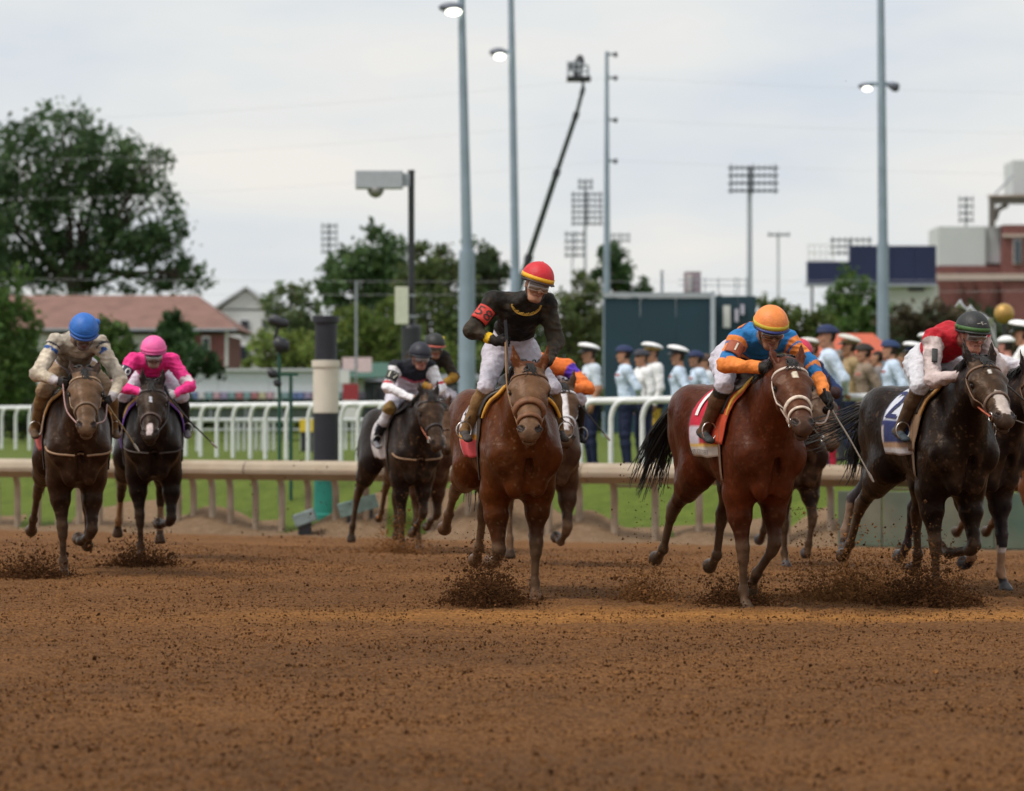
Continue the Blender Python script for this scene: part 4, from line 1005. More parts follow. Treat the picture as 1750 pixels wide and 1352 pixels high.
    for (key, z0, z1, cc) in S.get('bandage', []):                  # leg wraps between two heights of one leg
        pts = [Pf(*q) for q in L[key][:5]]; a, b = pts[2], pts[3]; ab = b - a
        t = ((V - a) @ ab) / ab.dot(ab); dd = np.linalg.norm(V - (a + np.clip(t, 0, 1)[:, None] * ab), axis=1)
        m = (t > z0) & (t < z1) & (dd < .085); C[m] = np.array(cc) * (.8 + .4 * n3[m])
    me = mesh_from(V, F, True, 'horse_body'); setcol(me, np.clip(C, .004, .9))
    body = obj('body', me, mat('coat', attr='Col', rough=.37, var=.16, scale=22, bump=.20, bscale=38, spec=.26, tint=(.46, .36, .30)), H)
    bvh = BVHTree.FromPolygons([tuple(v) for v in V], [tuple(f) for f in F])
    def ray(o, d, off=0.0):
        o = Vector(o); d = Vector(d).normalized(); h = bvh.ray_cast(o, d, 2.0)
        if h[0] is None: return None
        # carry on through overlaps such as ears: keep first exit
        return h[0] + d * off, d
    # eyes
    for s in (-1, 1):
        me_ = MB(); c = hp(.199, s * .094, -.050)
        me_.lathe((0, 0, 0), [(.0001, -.025), (.017, -.019), (.025, 0), (.017, .019), (.0001, .025)], 10)
        o = me_.build('eye', mat('eye', (.012, .008, .006), .08), H, True); o.location = c
    # tail hair
    rnd = random.Random(int(S.get('seed', 1)))
    tl = S.get('tail', [(-1.05, 0, 1.46), (-1.22, 0, 1.42), (-1.42, 0, 1.24), (-1.52, 0, 1.0), (-1.6, 0, .86)])
    core = curve_pts([Pf(*q) for q in tl], 14); mb = MB()
    for k in range(S.get('tail_n', 150)):
        a = rnd.uniform(0, 6.283); r0 = math.sqrt(rnd.random()); ln = rnd.uniform(.6, 1.0); wv = rnd.uniform(0, 6)
        off = np.array([math.cos(a) * r0, 0, math.sin(a) * r0]); pts = []; rr = []
        for i, c in enumerate(core[:max(5, int(14 * ln))]):
            t = i / 13; sp = .02 + .16 * t ** .8 * (1 + .25 * math.sin(wv + 5 * t))
            pts.append(c + off * sp + np.array([.02 * math.sin(wv + 7 * t), 0, .015 * math.cos(wv * 2 + 6 * t)]) * t); rr.append(.0075 * (1 - .75 * t))
        mb.tube(pts, rr, 3, cap=False)
    mb.build('tail', mat('hair_' + S.get('hair', 'black'), {'black': (.012, .010, .009), 'brown': (.035, .02, .012)}[S.get('hair', 'black')], .55, var=.3), H, True)
    # mane, lying along the crest
    mb = MB(); cr = [Pf(1.17 + df, nl, 1.76 + dz), Pf(1.02 + df * .7, nl * .8, 1.72 + dz * .7), Pf(.85, nl * .45, 1.655 + dz * .35), Pf(.66, 0, 1.60)]
    cp = curve_pts(cr, 30)
    for c in cp[3:]:
        for q in range(7):
            s = rnd.choice((-1, 1, -1)); r = ray(c + np.array([0, 0, -.16]), (s * rnd.uniform(.02, .35), rnd.uniform(-.1, .1), 1))
            if r is None: continue
            p0 = np.array(r[0]) - np.array([0, 0, .01]); fl = rnd.uniform(.05, .12)
            p1 = p0 + np.array([s * .03, rnd.uniform(.0, .04), .02]); p2 = p0 + np.array([s * (.05 + rnd.uniform(0, .02)), rnd.uniform(.03, .09), -fl * .6])
            mb.tube(curve_pts([p0, p1, p2], 5), [.007, .008, .007, .005, .002], 3, cap=False)
    # forelock
    for q in range(18):
        p0 = hp(-.02, rnd.uniform(-.02, .02), .02); p1 = hp(.05, rnd.uniform(-.035, .035), .045); p2 = hp(rnd.uniform(.08, .13), rnd.uniform(-.05, .05), .04)
        mb.tube(curve_pts([p0, p1, p2], 5), [.006, .007, .006, .004, .001], 3, cap=False)
    mb.build('mane', MATS['hair_' + S.get('hair', 'black')], H, True)
    # ---- bridle: straps laid on the head
    K = S.get('tack', {}); sm = K.get('strap', (.10, .045, .02)); nb = K.get('nose', sm)
    Ms = mat('leather_%02x%02x%02x' % tuple(int(255 * c) for c in sm), sm, .5, var=.25, scale=30)
    Mn = mat('leather_%02x%02x%02x' % tuple(int(255 * c) for c in nb), nb, .6, var=.25, scale=30)
    def headring(t, a0, a1, tilt, n=20, nc=-.075, off=.004):
        pts, nr = [], []
        for i in range(n + 1):
            a = a0 + (a1 - a0) * i / n
            d = hs * math.sin(a) + hn * math.cos(a) + hd * tilt * (1 - math.cos(a)) * .5
            r = ray(hp(t, 0, nc), d, off)
            if r and (r[0] - Vector(hp(t, 0, nc))).length < .19 * HK: pts.append(Vector(r[0])); nr.append(Vector(r[1]))
        return pts, nr
    p, nr = headring(.085, -1.75, 1.75, .0, nc=-.06); bridle = strap(p, nr, .022, .010)
    for s in (-1, 1):                                                # cheek pieces
        p, nr = [], []
        for i in range(9):
            t = .07 + .40 * i / 8
            r = ray(hp(t, 0, -.085), hs * s + hn * (-.12 - .35 * i / 8), .004)
            if r: p.append(Vector(r[0])); nr.append(Vector(r[1]))
        sp = strap(p, nr, .016, .009); bridle.add(sp.V, sp.F)
    bridle.build('bridle', Ms, H, True)
    w = K.get('nose_w', .024)
    p, nr = headring(K.get('nose_t', .36), -math.pi, math.pi, .9, 30, -.065, .005); ns = strap(p[:-1], nr[:-1], w, K.get('nose_h', .011), True)
    if K.get('fig8', 0):
        p, nr = headring(.455, -2.2, 2.2, .5, 24, -.06, .005); sp = strap(p, nr, w * .7, .010); ns.add(sp.V, sp.F)
    ns.build('noseband', Mn, H, True)
    bits = []
    for s in (-1, 1):
        r = ray(hp(.49, 0, -.085), hs * s, .006); c = Vector(r[0]) if r else Vector(hp(.49, s * .06, -.085)); bits.append(c)
        mb = MB(); mb.tube([c + Vector(hd) * (.032 * math.cos(a)) + Vector(hn) * (.032 * math.sin(a)) for a in np.linspace(0, 2 * math.pi, 14)[:-1]], .0045, 6, closed=True)
        mb.build('bit_ring', mat('steel', (.6, .58, .55), .3, 1.0), H, True)
    H['bits'] = [list(b) for b in bits]
    # ---- saddle cloth, girth, saddle
    def drape(f, th, off, zc=1.22):
        d = np.array([math.sin(th), 0, math.cos(th)]); r = ray(Pf(f, 0, zc), d, off)
        if r is None or (r[0] - Vector(Pf(f, 0, zc))).length > .425: return Pf(f, math.sin(th) * .385, zc + math.cos(th) * .385)
        return np.array(r[0])
    def sheet(name, f0, f1, th0, th1, off, m, nf=9, nt=28, colf=None, shape=None):
        Vs, Fs, Cs = [], [], []
        for j in range(nt + 1):
            for i in range(nf + 1):
                u, v = i / nf, j / nt; th = th0 + (th1 - th0) * v
                ff = f0 + (f1 - f0) * u
                if shape: ff, th = shape(u, v, ff, th)
                q = drape(ff, th, off + .006 * math.sin(9 * v + 5 * u + f0 * 7) * (abs(th) > .9)); Vs.append(q); Cs.append(colf(ff, th, u, v) if colf else (1, 1, 1))
        for j in range(nt):
            for i in range(nf):
                a = j * (nf + 1) + i; Fs.append((a, a + 1, a + nf + 2, a + nf + 1))
        me_ = mesh_from(Vs, Fs, True, name)
        if colf: setcol(me_, np.array(Cs))
        o = obj(name, me_, m, H); so = o.modifiers.new('thickness', 'SOLIDIFY'); so.thickness = .008; so.offset = 1
        return o
    clothc = K.get('cloth', (.7, .7, .7)); cf = K.get('cloth_f', (-.17, .36)); cth = K.get('cloth_th', 2.05)
    Mc = mat('cloth_attr', attr='Col', rough=.75, var=.10, scale=12, bump=.25, bscale=25)
    sheet('saddle_cloth', cf[0], cf[1], -cth, cth, .012, Mc, 14, 60, lambda f, th, u, v: K['cfun'](f, abs(th), u) if 'cfun' in K else clothc)
    if K.get('pad'):
        sheet('saddle_pad', K['pad'].get('f0', .26), K['pad'].get('f1', .50), -K['pad'].get('th', 1.5), K['pad'].get('th', 1.5), .020,
              mat('pad_%02x%02x%02x' % tuple(int(255 * c) for c in K['pad']['col']), K['pad']['col'], .7, var=.2, bump=.3, bscale=20), 8, 40,
              shape=lambda u, v, ff, th: (ff + .10 * (1 - abs(2 * v - 1)) , th))
    sheet('girth', .34, .43, -math.pi, math.pi, .010, mat('girth_%02x' % int(255 * K.get('girth', (.06, .04, .03))[0]), K.get('girth', (.06, .04, .03)), .7), 3, 60)
    sheet('saddle_flap', .22, .48, -1.05, 1.05, .030, mat('saddle_leather', (.035, .025, .02), .45, var=.3), 8, 30, shape=lambda u, v, ff, th: (ff + .08 * (1 - abs(2 * v - 1)), th))
    mb = MB()
    top = [(drape(f, 0, .045 + h_)) for f, h_ in ((.06, .05), (.16, .015), (.28, .0), (.40, .01), (.48, .03))]
    mb.tube(curve_pts(top, 12), [.05, .075, .085, .085, .08, .075, .07, .065, .06, .055, .05, .03], 10)
    mb.build('saddle_seat', MATS['saddle_leather'], H, True)
    if K.get('edge'):                                                # the bright rolled front edge of the pad
        mb = MB()
        for s in (-1, 1):
            mb.tube([drape(.57 - .05 * i / 9, s * (.12 + .95 * i / 9), .030) for i in range(10)], [.016, .018, .018, .017, .016, .015, .014, .013, .012, .01], 6)
        mb.build('pad_edge', mat('edge_%02x%02x%02x' % tuple(int(255 * c) for c in K['edge']), K['edge'], .6, var=.25, scale=20), H, True)
    if K.get('breast'):
        p = []
        for i in range(21):
            a = -1.9 + 3.8 * i / 20; q = drape(.40 + .33 * math.cos(a * .5) ** 2, a, .0)
            d = np.array([math.sin(a) * .8, -.9 * math.cos(a * .5) - .0, -.35 * math.cos(a * .5)]); r = ray(Pf(.45, 0, 1.18), d, .006)
            if r: p.append(r[0])
        MB().tube(p, .010, 6).build('breast_strap', mat('breast_%02x' % int(255 * K['breast'][0]), K['breast'], .6), H, True)
    # printing on the cloth
    for (txt, f_, th_, size, cc, rot, sx) in K.get('text', []):
        text_on(H, txt, size, cc, lambda x, y: drape(f_ + x, th_ + (-1 if th_ > 0 else 1) * y / .36, .034), rot, sx)
    return H, ray, dict(hp=hp, hd=hd, hn=hn, hs=hs, bits=bits, drape=drape, B=B)

def text_on(parent, txt, size, cc, fn, rot=0.0, sx=1.0, name='print'):
    """lettering: the font outline carried onto a surface by fn(x, y)"""
    cu = bpy.data.curves.new('t', 'FONT'); cu.body = txt; cu.size = size; cu.align_x = 'CENTER'; cu.align_y = 'CENTER'; cu.resolution_u = 2
    to = bpy.data.objects.new('t', cu); COL.objects.link(to)
    me = bpy.data.meshes.new_from_object(to.evaluated_get(bpy.context.evaluated_depsgraph_get()))
    bpy.data.objects.remove(to); bpy.data.curves.remove(cu)
    bm = bmesh.new(); bm.from_mesh(me); bmesh.ops.triangulate(bm, faces=bm.faces[:])
    if size > .12:
        for _ in range(3):
            ed = [e for e in bm.edges if e.calc_length() > .035]
            if ed: bmesh.ops.subdivide_edges(bm, edges=ed, cuts=1); bmesh.ops.triangulate(bm, faces=[f for f in bm.faces if len(f.verts) > 3])
    c, s = math.cos(rot), math.sin(rot)
    for v in bm.verts:
        x, y = v.co.x * sx, v.co.y; v.co = fn(c * x - s * y, s * x + c * y)
    bm.normal_update(); bm.to_mesh(me); bm.free()
    return obj(name, me, mat('print_%02x%02x%02x' % tuple(int(255 * min(1, k)) for k in cc), cc, .7, var=.1), parent)

# leg poses: shoulder/hip, elbow/stifle, knee/hock, fetlock, coronet, hoof direction
def fore_planted(l, df=0.0, z=0.0): return [(.52, l * .85, 1.02), (.40, l * .95, .80), (.43 + df, l * .80, .405), (.41 + df * 1.3, l * .74, .13), (.44 + df * 1.5, l * .74, .045), (.05, 0, -.075)]
def fore_fold(l, k=(.43, .43), fe=(.20, .33), co=(.10, .25), li=.85, inn=.8, hf=(-.8, 0, .1)): return [(.52, l * .85, 1.02), (.38, l * .95, .80), (k[0], l * li, k[1] - .03), (fe[0], l * li * inn, fe[1]), (co[0], l * li * inn * .9, co[1]), hf]
def hind_trail(l, ho=(-.98, .70), fe=(-1.20, .40), co=(-1.30, .335), hf=(-1, 0, -.25), lo=0.0): return [(-.58, l * .75, 1.28), (-.42, l * 1.0, 1.0), (ho[0], l + lo * .6, ho[1]), (fe[0], l + lo, fe[1]), (co[0], l + lo * 1.1, co[1]), hf]
# ------------------------------------------------------------------ people
SKIN = (.42, .22, .14)
def seg_t(V, a, b):
    ab = np.asarray(b) - np.asarray(a); return ((V - np.asarray(a)) @ ab) / ab.dot(ab)
def add_hand(B, w, d, side, palm, tag, k=1.0, grip=1.0):
    """wrist w, direction d to the knuckles, side = towards the thumb, palm = the way the fingers close"""
    d = _n(d); palm = _n(np.asarray(palm) - np.dot(palm, d) * d); side = _n(np.asarray(side) - np.dot(side, d) * d - np.dot(side, palm) * palm)
    B.seg(w, w + d * .07 * k, (.030 * k, .021 * k), (.040 * k, .019 * k), side=side, k=.015, tag=tag)
    for i, (o, ln) in enumerate(((.030, .95), (.010, 1.05), (-.011, 1.0), (-.031, .82))):
        p = w + d * .072 * k + side * o * k; a = 0.0
        for j, l_ in enumerate((.040, .028, .022)):
            a += (.75, 1.15, .9)[j] * grip; dd = d * math.cos(a) + palm * math.sin(a); q = p + dd * l_ * ln * k
            B.seg(p, q, (.0098 - .0006 * j) * k, (.0092 - .0006 * j) * k, k=.004, tag=tag); p = q
    p0 = w + d * .022 * k + side * .030 * k; p1 = p0 + (d * .7 + side * .55 + palm * .45) * .036 * k; p2 = p1 + (d * .75 + palm * .6 - side * .15) * .034 * k
    B.seg(p0, p1, .014 * k, .011 * k, k=.012, tag=tag); B.seg(p1, p2, .0108 * k, .009 * k, k=.004, tag=tag)
def head_frame(c, fwd, up):
    fwd = _n(fwd); up = _n(np.asarray(up) - np.dot(up, fwd) * fwd); sd = np.cross(up, fwd) * -1.0
    sd = _n(sd); c = np.asarray(c, float)
    return (lambda s, f, z: c + sd * s + fwd * f + up * z), np.stack([sd, fwd, up], 1)
def add_head(B, hf, M):
    s_ = M[:, 0]
    B.ball(hf(0, -.012, .030), (.074, .096, .098), k=.02, tag='head', M=M)
    B.seg(hf(0, .030, .005), hf(0, .046, -.075), (.060, .052), (.040, .036), side=s_, k=.03, tag='head')
    B.ball(hf(0, .062, -.094), (.030, .026, .022), k=.02, tag='head', M=M)
    B.seg(hf(-.05, .0, -.05), hf(-.03, .05, -.092), .022, .018, k=.03, tag='head'); B.seg(hf(.05, .0, -.05), hf(.03, .05, -.092), .022, .018, k=.03, tag='head')
    B.seg(hf(0, .088, .018), hf(0, .110, -.022), .010, .014, k=.015, tag='head')
    B.ball(hf(0, .112, -.026), (.017, .013, .011), k=.008, tag='head', M=M)
    B.ball(hf(0, .082, -.052), (.027, .014, .008), k=.008, tag='head', M=M); B.ball(hf(0, .083, -.068), (.024, .013, .008), k=.008, tag='head', M=M)
    B.seg(hf(-.04, .074, .030), hf(.04, .074, .030), .014, .014, k=.015, tag='head')
    for s in (-1, 1):
        B.ball(hf(s * .040, .060, -.022), (.024, .024, .022), k=.02, tag='head', M=M)
        B.ball(hf(s * .032, .096, .010), (.017, .014, .011), k=.010, cut=True, tag='eye', M=M)
        B.ball(hf(s * .075, -.005, -.004), (.010, .022, .032), k=.008, tag='head', M=M)

def person(label, cat, loc, yaw, J, S, group=None, h=.0085):
    """one continuous body grown round the joints J, painted by S['paint']"""
    T = thing('person', label, cat, loc, yaw, group); T.scale = (S.get('scale', 1.0),) * 3
    B = Body(); g = {k: (Pf(*v) if k not in ('grip',) else v) for k, v in J.items() if not k.startswith('_')}
    lo = S.get('loose', .008)
    B.seg(g['pelvis'], g['waist'], (.150, .115), (.128 + lo, .100 + lo), k=.05, tag='pelvis')
    B.seg(g['waist'], g['chest'], (.130 + lo, .100 + lo), (.158 + lo, .115 + lo), k=.05, tag='torso')
    upv = _n(g['neck'] - g['chest'])
    B.seg(g['chest'], g['chest'] * .35 + g['neck'] * .65, (.158 + lo, .115 + lo), (.105, .075), k=.05, tag='torso')
    B.seg(g['shl'], g['shr'], .066 + lo, .066 + lo, k=.05, tag='torso')
    hf, M = head_frame(g['head'], g['hfwd'] - Pf(0, 0, 0), g['hup'])
    B.seg(g['neck'], hf(0, -.02, -.05), .056, .050, k=.03, tag='neck')
    add_head(B, hf, M)
    for s in 'lr':
        sg = 1 if s == 'l' else -1
        B.seg(g['hip' + s], g['knee' + s], (.092, .098), (.062, .064), k=.05, tag='thigh' + s)
        B.seg(g['pelvis'], g['hip' + s], .115, .105, k=.05, tag='pelvis')
        kn, an = g['knee' + s], g['ank' + s]; cf = kn + (an - kn) * .33
        B.seg(kn, cf, .058, .058, k=.03, tag='shin' + s); B.seg(cf, an, .058, .043, k=.03, tag='shin' + s)
        toe = g['toe' + s]; heel = an + _n(np.cross(np.cross(toe - an, an - kn), toe - an)) * 0 + _n(an - toe) * .045 + _n(an - kn) * .035
        B.seg(heel, toe, (.036, .034), (.036, .022), k=.03, tag='foot' + s)
        B.seg(g['sh' + s], g['elb' + s], .062 + lo, .048 + lo, k=.04, tag='uarm' + s)
        B.seg(g['elb' + s], g['wri' + s], .047 + lo, .031 + lo * .4, k=.03, tag='farm' + s)
        if 'hand' + s in g:
            add_hand(B, g['wri' + s], g['hand' + s] - g['wri' + s], g.get('thumb' + s, Pf(0, 0, 1)), g.get('palm' + s, Pf(0, -sg, 0)), 'hand' + s, grip=J.get('grip', 1.0))
    if 'extra' in S: S['extra'](B, g, hf, M)
    V, F = B.mesh(h)
    td = B.tagdist(V); names = list(td); lab = np.array(names)[np.argmin(np.stack([td[n] for n in names]), 0)]
    cloth = np.isin(lab, ['torso', 'pelvis', 'uarml', 'uarmr', 'farml', 'farmr', 'thighl', 'thighr']).astype(float)
    N = vnormals(V, F); wq = V + .05 * np.stack([vnoise(V, 9, 31), vnoise(V, 9, 32), vnoise(V, 9, 33)], 1)
    wr = .8 * (fbm(V, 11, S.get('seed', 1), 2) - .5) + .9 * (.28 - np.abs(vnoise(wq * np.array([.7, .9, 1.5]), 15, 5) - .5) * 1.3) + .4 * (.25 - np.abs(vnoise(wq, 32, 8) - .5))
    V = V + N * (wr * cloth * S.get('fold', .026))[:, None]
    C = np.zeros((len(V), 3)); cd = S['cols']
    for n in names: C[lab == n] = cd.get(n, cd.get(n[:-1], (.5, .5, .5)))
    hr = V - np.asarray(g['head']); hx, hy, hz = hr @ M[:, 0], hr @ M[:, 1], hr @ M[:, 2]
    face = lab == 'head'
    if face.any():
        C[face & (np.abs(hz + .060) < .006) & (np.abs(hx) < .026) & (hy > .06)] = (.20, .06, .05)
        C[face & (np.abs(hz - .012) < .008) & (np.abs(np.abs(hx) - .032) < .016) & (hy > .06)] = (.06, .035, .03)
        C[face & (np.abs(hz - .031) < .006) & (np.abs(np.abs(hx) - .032) < .020) & (hy > .06)] = (.07, .04, .025)
        if 'hair' in S:
            C[face & ((hz > .055) | ((hy < -.01) & (hz > -.045) & (np.abs(hx) < .072)))] = S['hair']
    if 'paint' in S: C = S['paint'](C, lab, V, g, (hx, hy, hz))
    mud = S.get('mud', 0.0)
    if mud:
        nn = fbm(V, 20, 4)[:, None]; C = C + (DUST - C) * np.clip(mud * sstep(.45, .75, nn) * 1.2, 0, .9)
    me = mesh_from(V, F, True, 'person_body'); setcol(me, np.clip(C, .004, .85))
    obj('body', me, mat('clothed_body', attr='Col', rough=.60, var=.12, scale=30, bump=.75, bscale=17, spec=.18), T)
    return T, g, hf, M

def dome(parent, hf, M, m, r=(.116, .138, .118), c=(0, -.008, .040), phi=1.62, name='helmet', n=26, wob=.0, tilt=0.0):
    V, F = [], []; rows = 14
    for j in range(rows + 1):
        ph = .02 + (phi - .02) * j / rows
        for i in range(n):
            a = 2 * math.pi * i / n; w = 1 + wob * math.sin(5 * a + 3 * ph)
            V.append(hf(c[0] + r[0] * math.sin(ph) * math.cos(a) * w, c[1] + r[1] * math.sin(ph) * math.sin(a) * w, c[2] + r[2] * math.cos(ph) * w + tilt * math.sin(ph) * math.sin(a)))
    for j in range(rows):
        for i in range(n): F.append((j * n + i, j * n + (i + 1) % n, (j + 1) * n + (i + 1) % n, (j + 1) * n + i))
    F.append(tuple(range(n))[::-1])
    o = obj(name, mesh_from(V, F, True, name), m, parent)
    so = o.modifiers.new('thickness', 'SOLIDIFY'); so.thickness = .006; so.offset = -1
    return o
def ring(parent, hf, m, r, c, z0, z1, name='cap_band', n=30, a0=0, a1=2 * math.pi, out=0.0, thick=.004):
    V, F = [], []
    for i in range(n + 1):
        a = a0 + (a1 - a0) * i / n
        for k, z in enumerate((z0, z1)):
            q = math.sqrt(max(0.05, 1 - (z / r[2]) ** 2)) if abs(z) < r[2] else .3
            e = 1 + (out if k == 0 else 0)
            V.append(hf(c[0] + r[0] * q * e * math.cos(a), c[1] + r[1] * q * e * math.sin(a), c[2] + z))
    for i in range(n): F.append((2 * i, 2 * i + 2, 2 * i + 3, 2 * i + 1))
    o = obj(name, mesh_from(V, F, True, name), m, parent); so = o.modifiers.new('thickness', 'SOLIDIFY'); so.thickness = thick; so.offset = 1
    return o
def jockey_headgear(T, hf, M, cap, band=None, peak=None, gog=(.05, .045, .04), frame=(.5, .48, .45), pom=None, gz=0.0):
    R, c = (.116, .138, .118), (0, -.014, .062)
    hel = dome(T, hf, M, cmat(cap, .55, 'capcloth'), R, c, 1.66, 'helmet', wob=.006)
    if band: ring(hel, hf, cmat(band), tuple(x * 1.055 for x in R), c, -.012, .020, 'cap_band')
    ring(hel, hf, cmat(peak or tuple(x * .3 for x in cap), .5, 'peak'), tuple(x * 1.04 for x in R), c, -.026, -.010, 'helmet_peak', 16, math.radians(25), math.radians(155), .14)
    if pom:
        mb = MB(); p = hf(*pom[1]); r_ = pom[2]
        mb.lathe((0, 0, 0), [(.001, -r_), (r_ * .75, -r_ * .66), (r_, 0), (r_ * .75, r_ * .66), (.001, r_)], 10)
        o = mb.build('pompom', cmat(pom[0]), hel, True); o.location = p
    # goggles: curved lens in a frame, strap round the helmet
    gg = MB(); V, F = [], []
    for nm, zz, rx, m in (('frame', (-.028, .030), 1.04, cmat(frame, .35, 'gogframe')), ('lens', (-.019, .022), 1.09, mat('lens_%02x' % int(255 * gog[0]), gog, .06, spec=.9, coat=.6))):
        V, F = [], []; n = 18
        for i in range(n + 1):
            a = math.radians(90 - 62 + 124 * i / n) if nm == 'frame' else math.radians(90 - 54 + 108 * i / n)
            nose = .014 * math.exp(-((a - math.pi / 2) / .16) ** 2)
            for z in (zz[0] + nose, zz[1]):
                V.append(hf(.082 * rx * math.cos(a), .004 + .106 * rx * math.sin(a), .008 + gz + z))
        for i in range(n): F.append((2 * i, 2 * i + 2, 2 * i + 3, 2 * i + 1))
        o = obj('goggles' if nm == 'frame' else 'lens', mesh_from(V, F, True, nm), m, T if nm == 'frame' else gp)
        so = o.modifiers.new('thickness', 'SOLIDIFY'); so.thickness = .006; so.offset = 1
        if nm == 'frame': gp = o
    ring(gp, hf, cmat((.03, .03, .03)), (.120, .143, .13), c, -.036, -.018, 'goggle_strap', 24, math.radians(150), math.radians(390))
    # chin strap
    p = [hf(-.078, .0, -.01), hf(-.066, .035, -.07), hf(0, .062, -.118), hf(.066, .035, -.07), hf(.078, .0, -.01)]
    MB().tube(curve_pts(p, 16), .006, 5).build('chin_strap', cmat((.05, .05, .05)), hel, True)
    return hel

# riding positions: forward, lateral (image right +), height
def crouch(**k):
    J = dict(pelvis=(-.24, 0, 1.80), waist=(-.08, 0, 1.88), chest=(.14, 0, 1.935), neck=(.31, 0, 1.985), head=(.42, 0, 2.02),
             hfwd=(1, 0, -.30), hup=(.30, 0, 1), shl=(.24, .185, 1.94), shr=(.24, -.185, 1.94),
             hipl=(-.22, .115, 1.76), hipr=(-.22, -.115, 1.76), kneel=(.20, .265, 1.58), kneer=(.20, -.265, 1.58),
             ankl=(-.06, .315, 1.26), ankr=(-.06, -.315, 1.26), toel=(.10, .325, 1.19), toer=(.10, -.325, 1.19),
             elbl=(.33, .31, 1.71), elbr=(.33, -.31, 1.71), wril=(.55, .13, 1.68), wrir=(.55, -.13, 1.68),
             handl=(.62, .09, 1.68), handr=(.62, -.09, 1.68), thumbl=(0, 0, 1), thumbr=(0, 0, 1), palml=(-.3, -1, -.2), palmr=(-.3, 1, -.2))
    J.update(k); return J
def boots(B, g, hf, M):
    pass
# ------------------------------------------------------------------ the field: horses and riders
RS = .30                                                        # the racing saddle sits well forward
def shift(J, d=RS, l=0.0):
    return {k: ((v[0] + d, v[1] * (1.06 if k.startswith(('knee', 'ank', 'toe')) else 1) + l, v[2]) if isinstance(v, tuple) and not k.startswith(('hfwd', 'hup', 'thumb', 'palm')) else v) for k, v in J.items()}
def place(px, py, yaw, hoof, sc=1.0):
    """where the horse stands if its planted hoof (f, l) is at that pixel on the ground"""
    lo, hi = 8.0, 49.0
    for _ in range(50):
        m = (lo + hi) / 2; X = (px - 875) / FPX * m; y = HORIZ + (ZC - gz(X, m)) / m * FPX
        if y > py: lo = m
        else: hi = m
    D = (lo + hi) / 2; X = (px - 875) / FPX * D; c, s = math.cos(yaw), math.sin(yaw); lx, ly = hoof[1] * sc, -hoof[0] * sc
    return (X - (c * lx - s * ly), D - (s * lx + c * ly), gz(X, D) - .012)
S_W = 1.0
def reins(H, X, g, col=(.05, .03, .02)):
    mb = MB()
    for s, b in (('r', X['bits'][0]), ('l', X['bits'][1])):
        if 'hand' + s not in g: continue
        e = Vector(g['hand' + s]); e.x /= S_W; b = Vector(b); m = (b + e) / 2 + Vector((.03 if s == 'l' else -.03, 0, -.05))
        mb.tube(curve_pts([b, m, e], 10), .0075, 5)
    mb.build('reins', cmat(col, .5, 'rein'), H, True)
def stirrups(H, X, g):
    for s, sg in (('r', -1), ('l', 1)):
        a, t = g['ank' + s], g['toe' + s]; c = Vector(a * .35 + t * .65) + Vector((0, 0, -.012)); c.x /= S_W; top = Vector(X['drape'](.36, sg * .75, .04))
        mb = MB(); R = [c + Vector((sg * 0 + .055 * math.cos(q), 0, .055 + .065 * math.sin(q))) for q in np.linspace(0, 2 * math.pi, 15)[:-1]]
        mb.tube(R, .006, 5, closed=True); ir = mb.build('stirrup_iron', MATS['steel'], H, True)
        p = curve_pts([top, (top + c) / 2 + Vector((sg * .03, 0, 0)), c + Vector((0, 0, .12))], 6); st = strap([Vector(q) for q in p], [Vector((sg, 0, .2))] * 6, .02, .005); st.build('stirrup_leather', MATS['saddle_leather'], H)
def whip(label, pts, r=.007, tip=None, group='riding whips'):
    T = thing('riding_whip', label, 'whip', (0, 0, 0), 0, group); pts = curve_pts(pts, 14)
    MB().tube(pts[:5], [r * 1.5] * 5, 7).build('handle', DKM, T, True); MB().tube(pts[4:], list(np.linspace(r * 1.1, r * .7, 10)), 6).build('shaft', cmat(tip or (.03, .025, .02), .5, 'whip'), T, True)
    d = Vector(pts[-1]) - Vector(pts[-2]); d.normalize(); e = Vector(pts[-1])
    MB().tube([e - d * .03, e, e + d * .05], [r * 1.1, r * 1.5, r * 1.0], 6).build('flap', cmat((.30, .26, .22), .6, 'whipflap'), T, True)
    return T
def loc2w(o, p):
    bpy.context.view_layer.update(); return o.matrix_world @ Vector(p)
LAV = (.56, .53, .60)
def run(hl, rl, px, py, yaw, S, J, R, cap, reincol=(.05, .03, .02), hoof=None):
    yaw = math.radians(yaw); sc = S.get('scale', 1.0); hoof = hoof or (.66, -.11)
    L = place(px, py, yaw, hoof, sc); R.setdefault('scale', sc)
    H, ray, X = horse(hl, L, yaw, S, 'racehorses galloping towards the camera')
    T = g = None
    if J:
        T, g, hf, M = person(rl, 'jockey', L, yaw, J, R, 'jockeys riding the racehorses', R.get('h', .0103)); jockey_headgear(T, hf, M, **cap); reins(H, X, g, reincol); stirrups(H, X, g)
        return H, X, T, g, hf, M
    return H, X
def boot_paint(C, lab, V, g, boot, top=None, sole=(.02, .016, .014), line=.12, pants=None):
    """boots reach a little below the knee; cuff of another colour"""
    for s in 'lr':
        t = seg_t(V, g['knee' + s], g['ank' + s]); m = (lab == 'shin' + s); C[m & (t > line)] = boot
        if top is not None: C[m & (t > line - .02) & (t < line + .20)] = top
        if pants is not None: C[m & (t <= line)] = pants
        C[lab == 'foot' + s] = sole
    return C

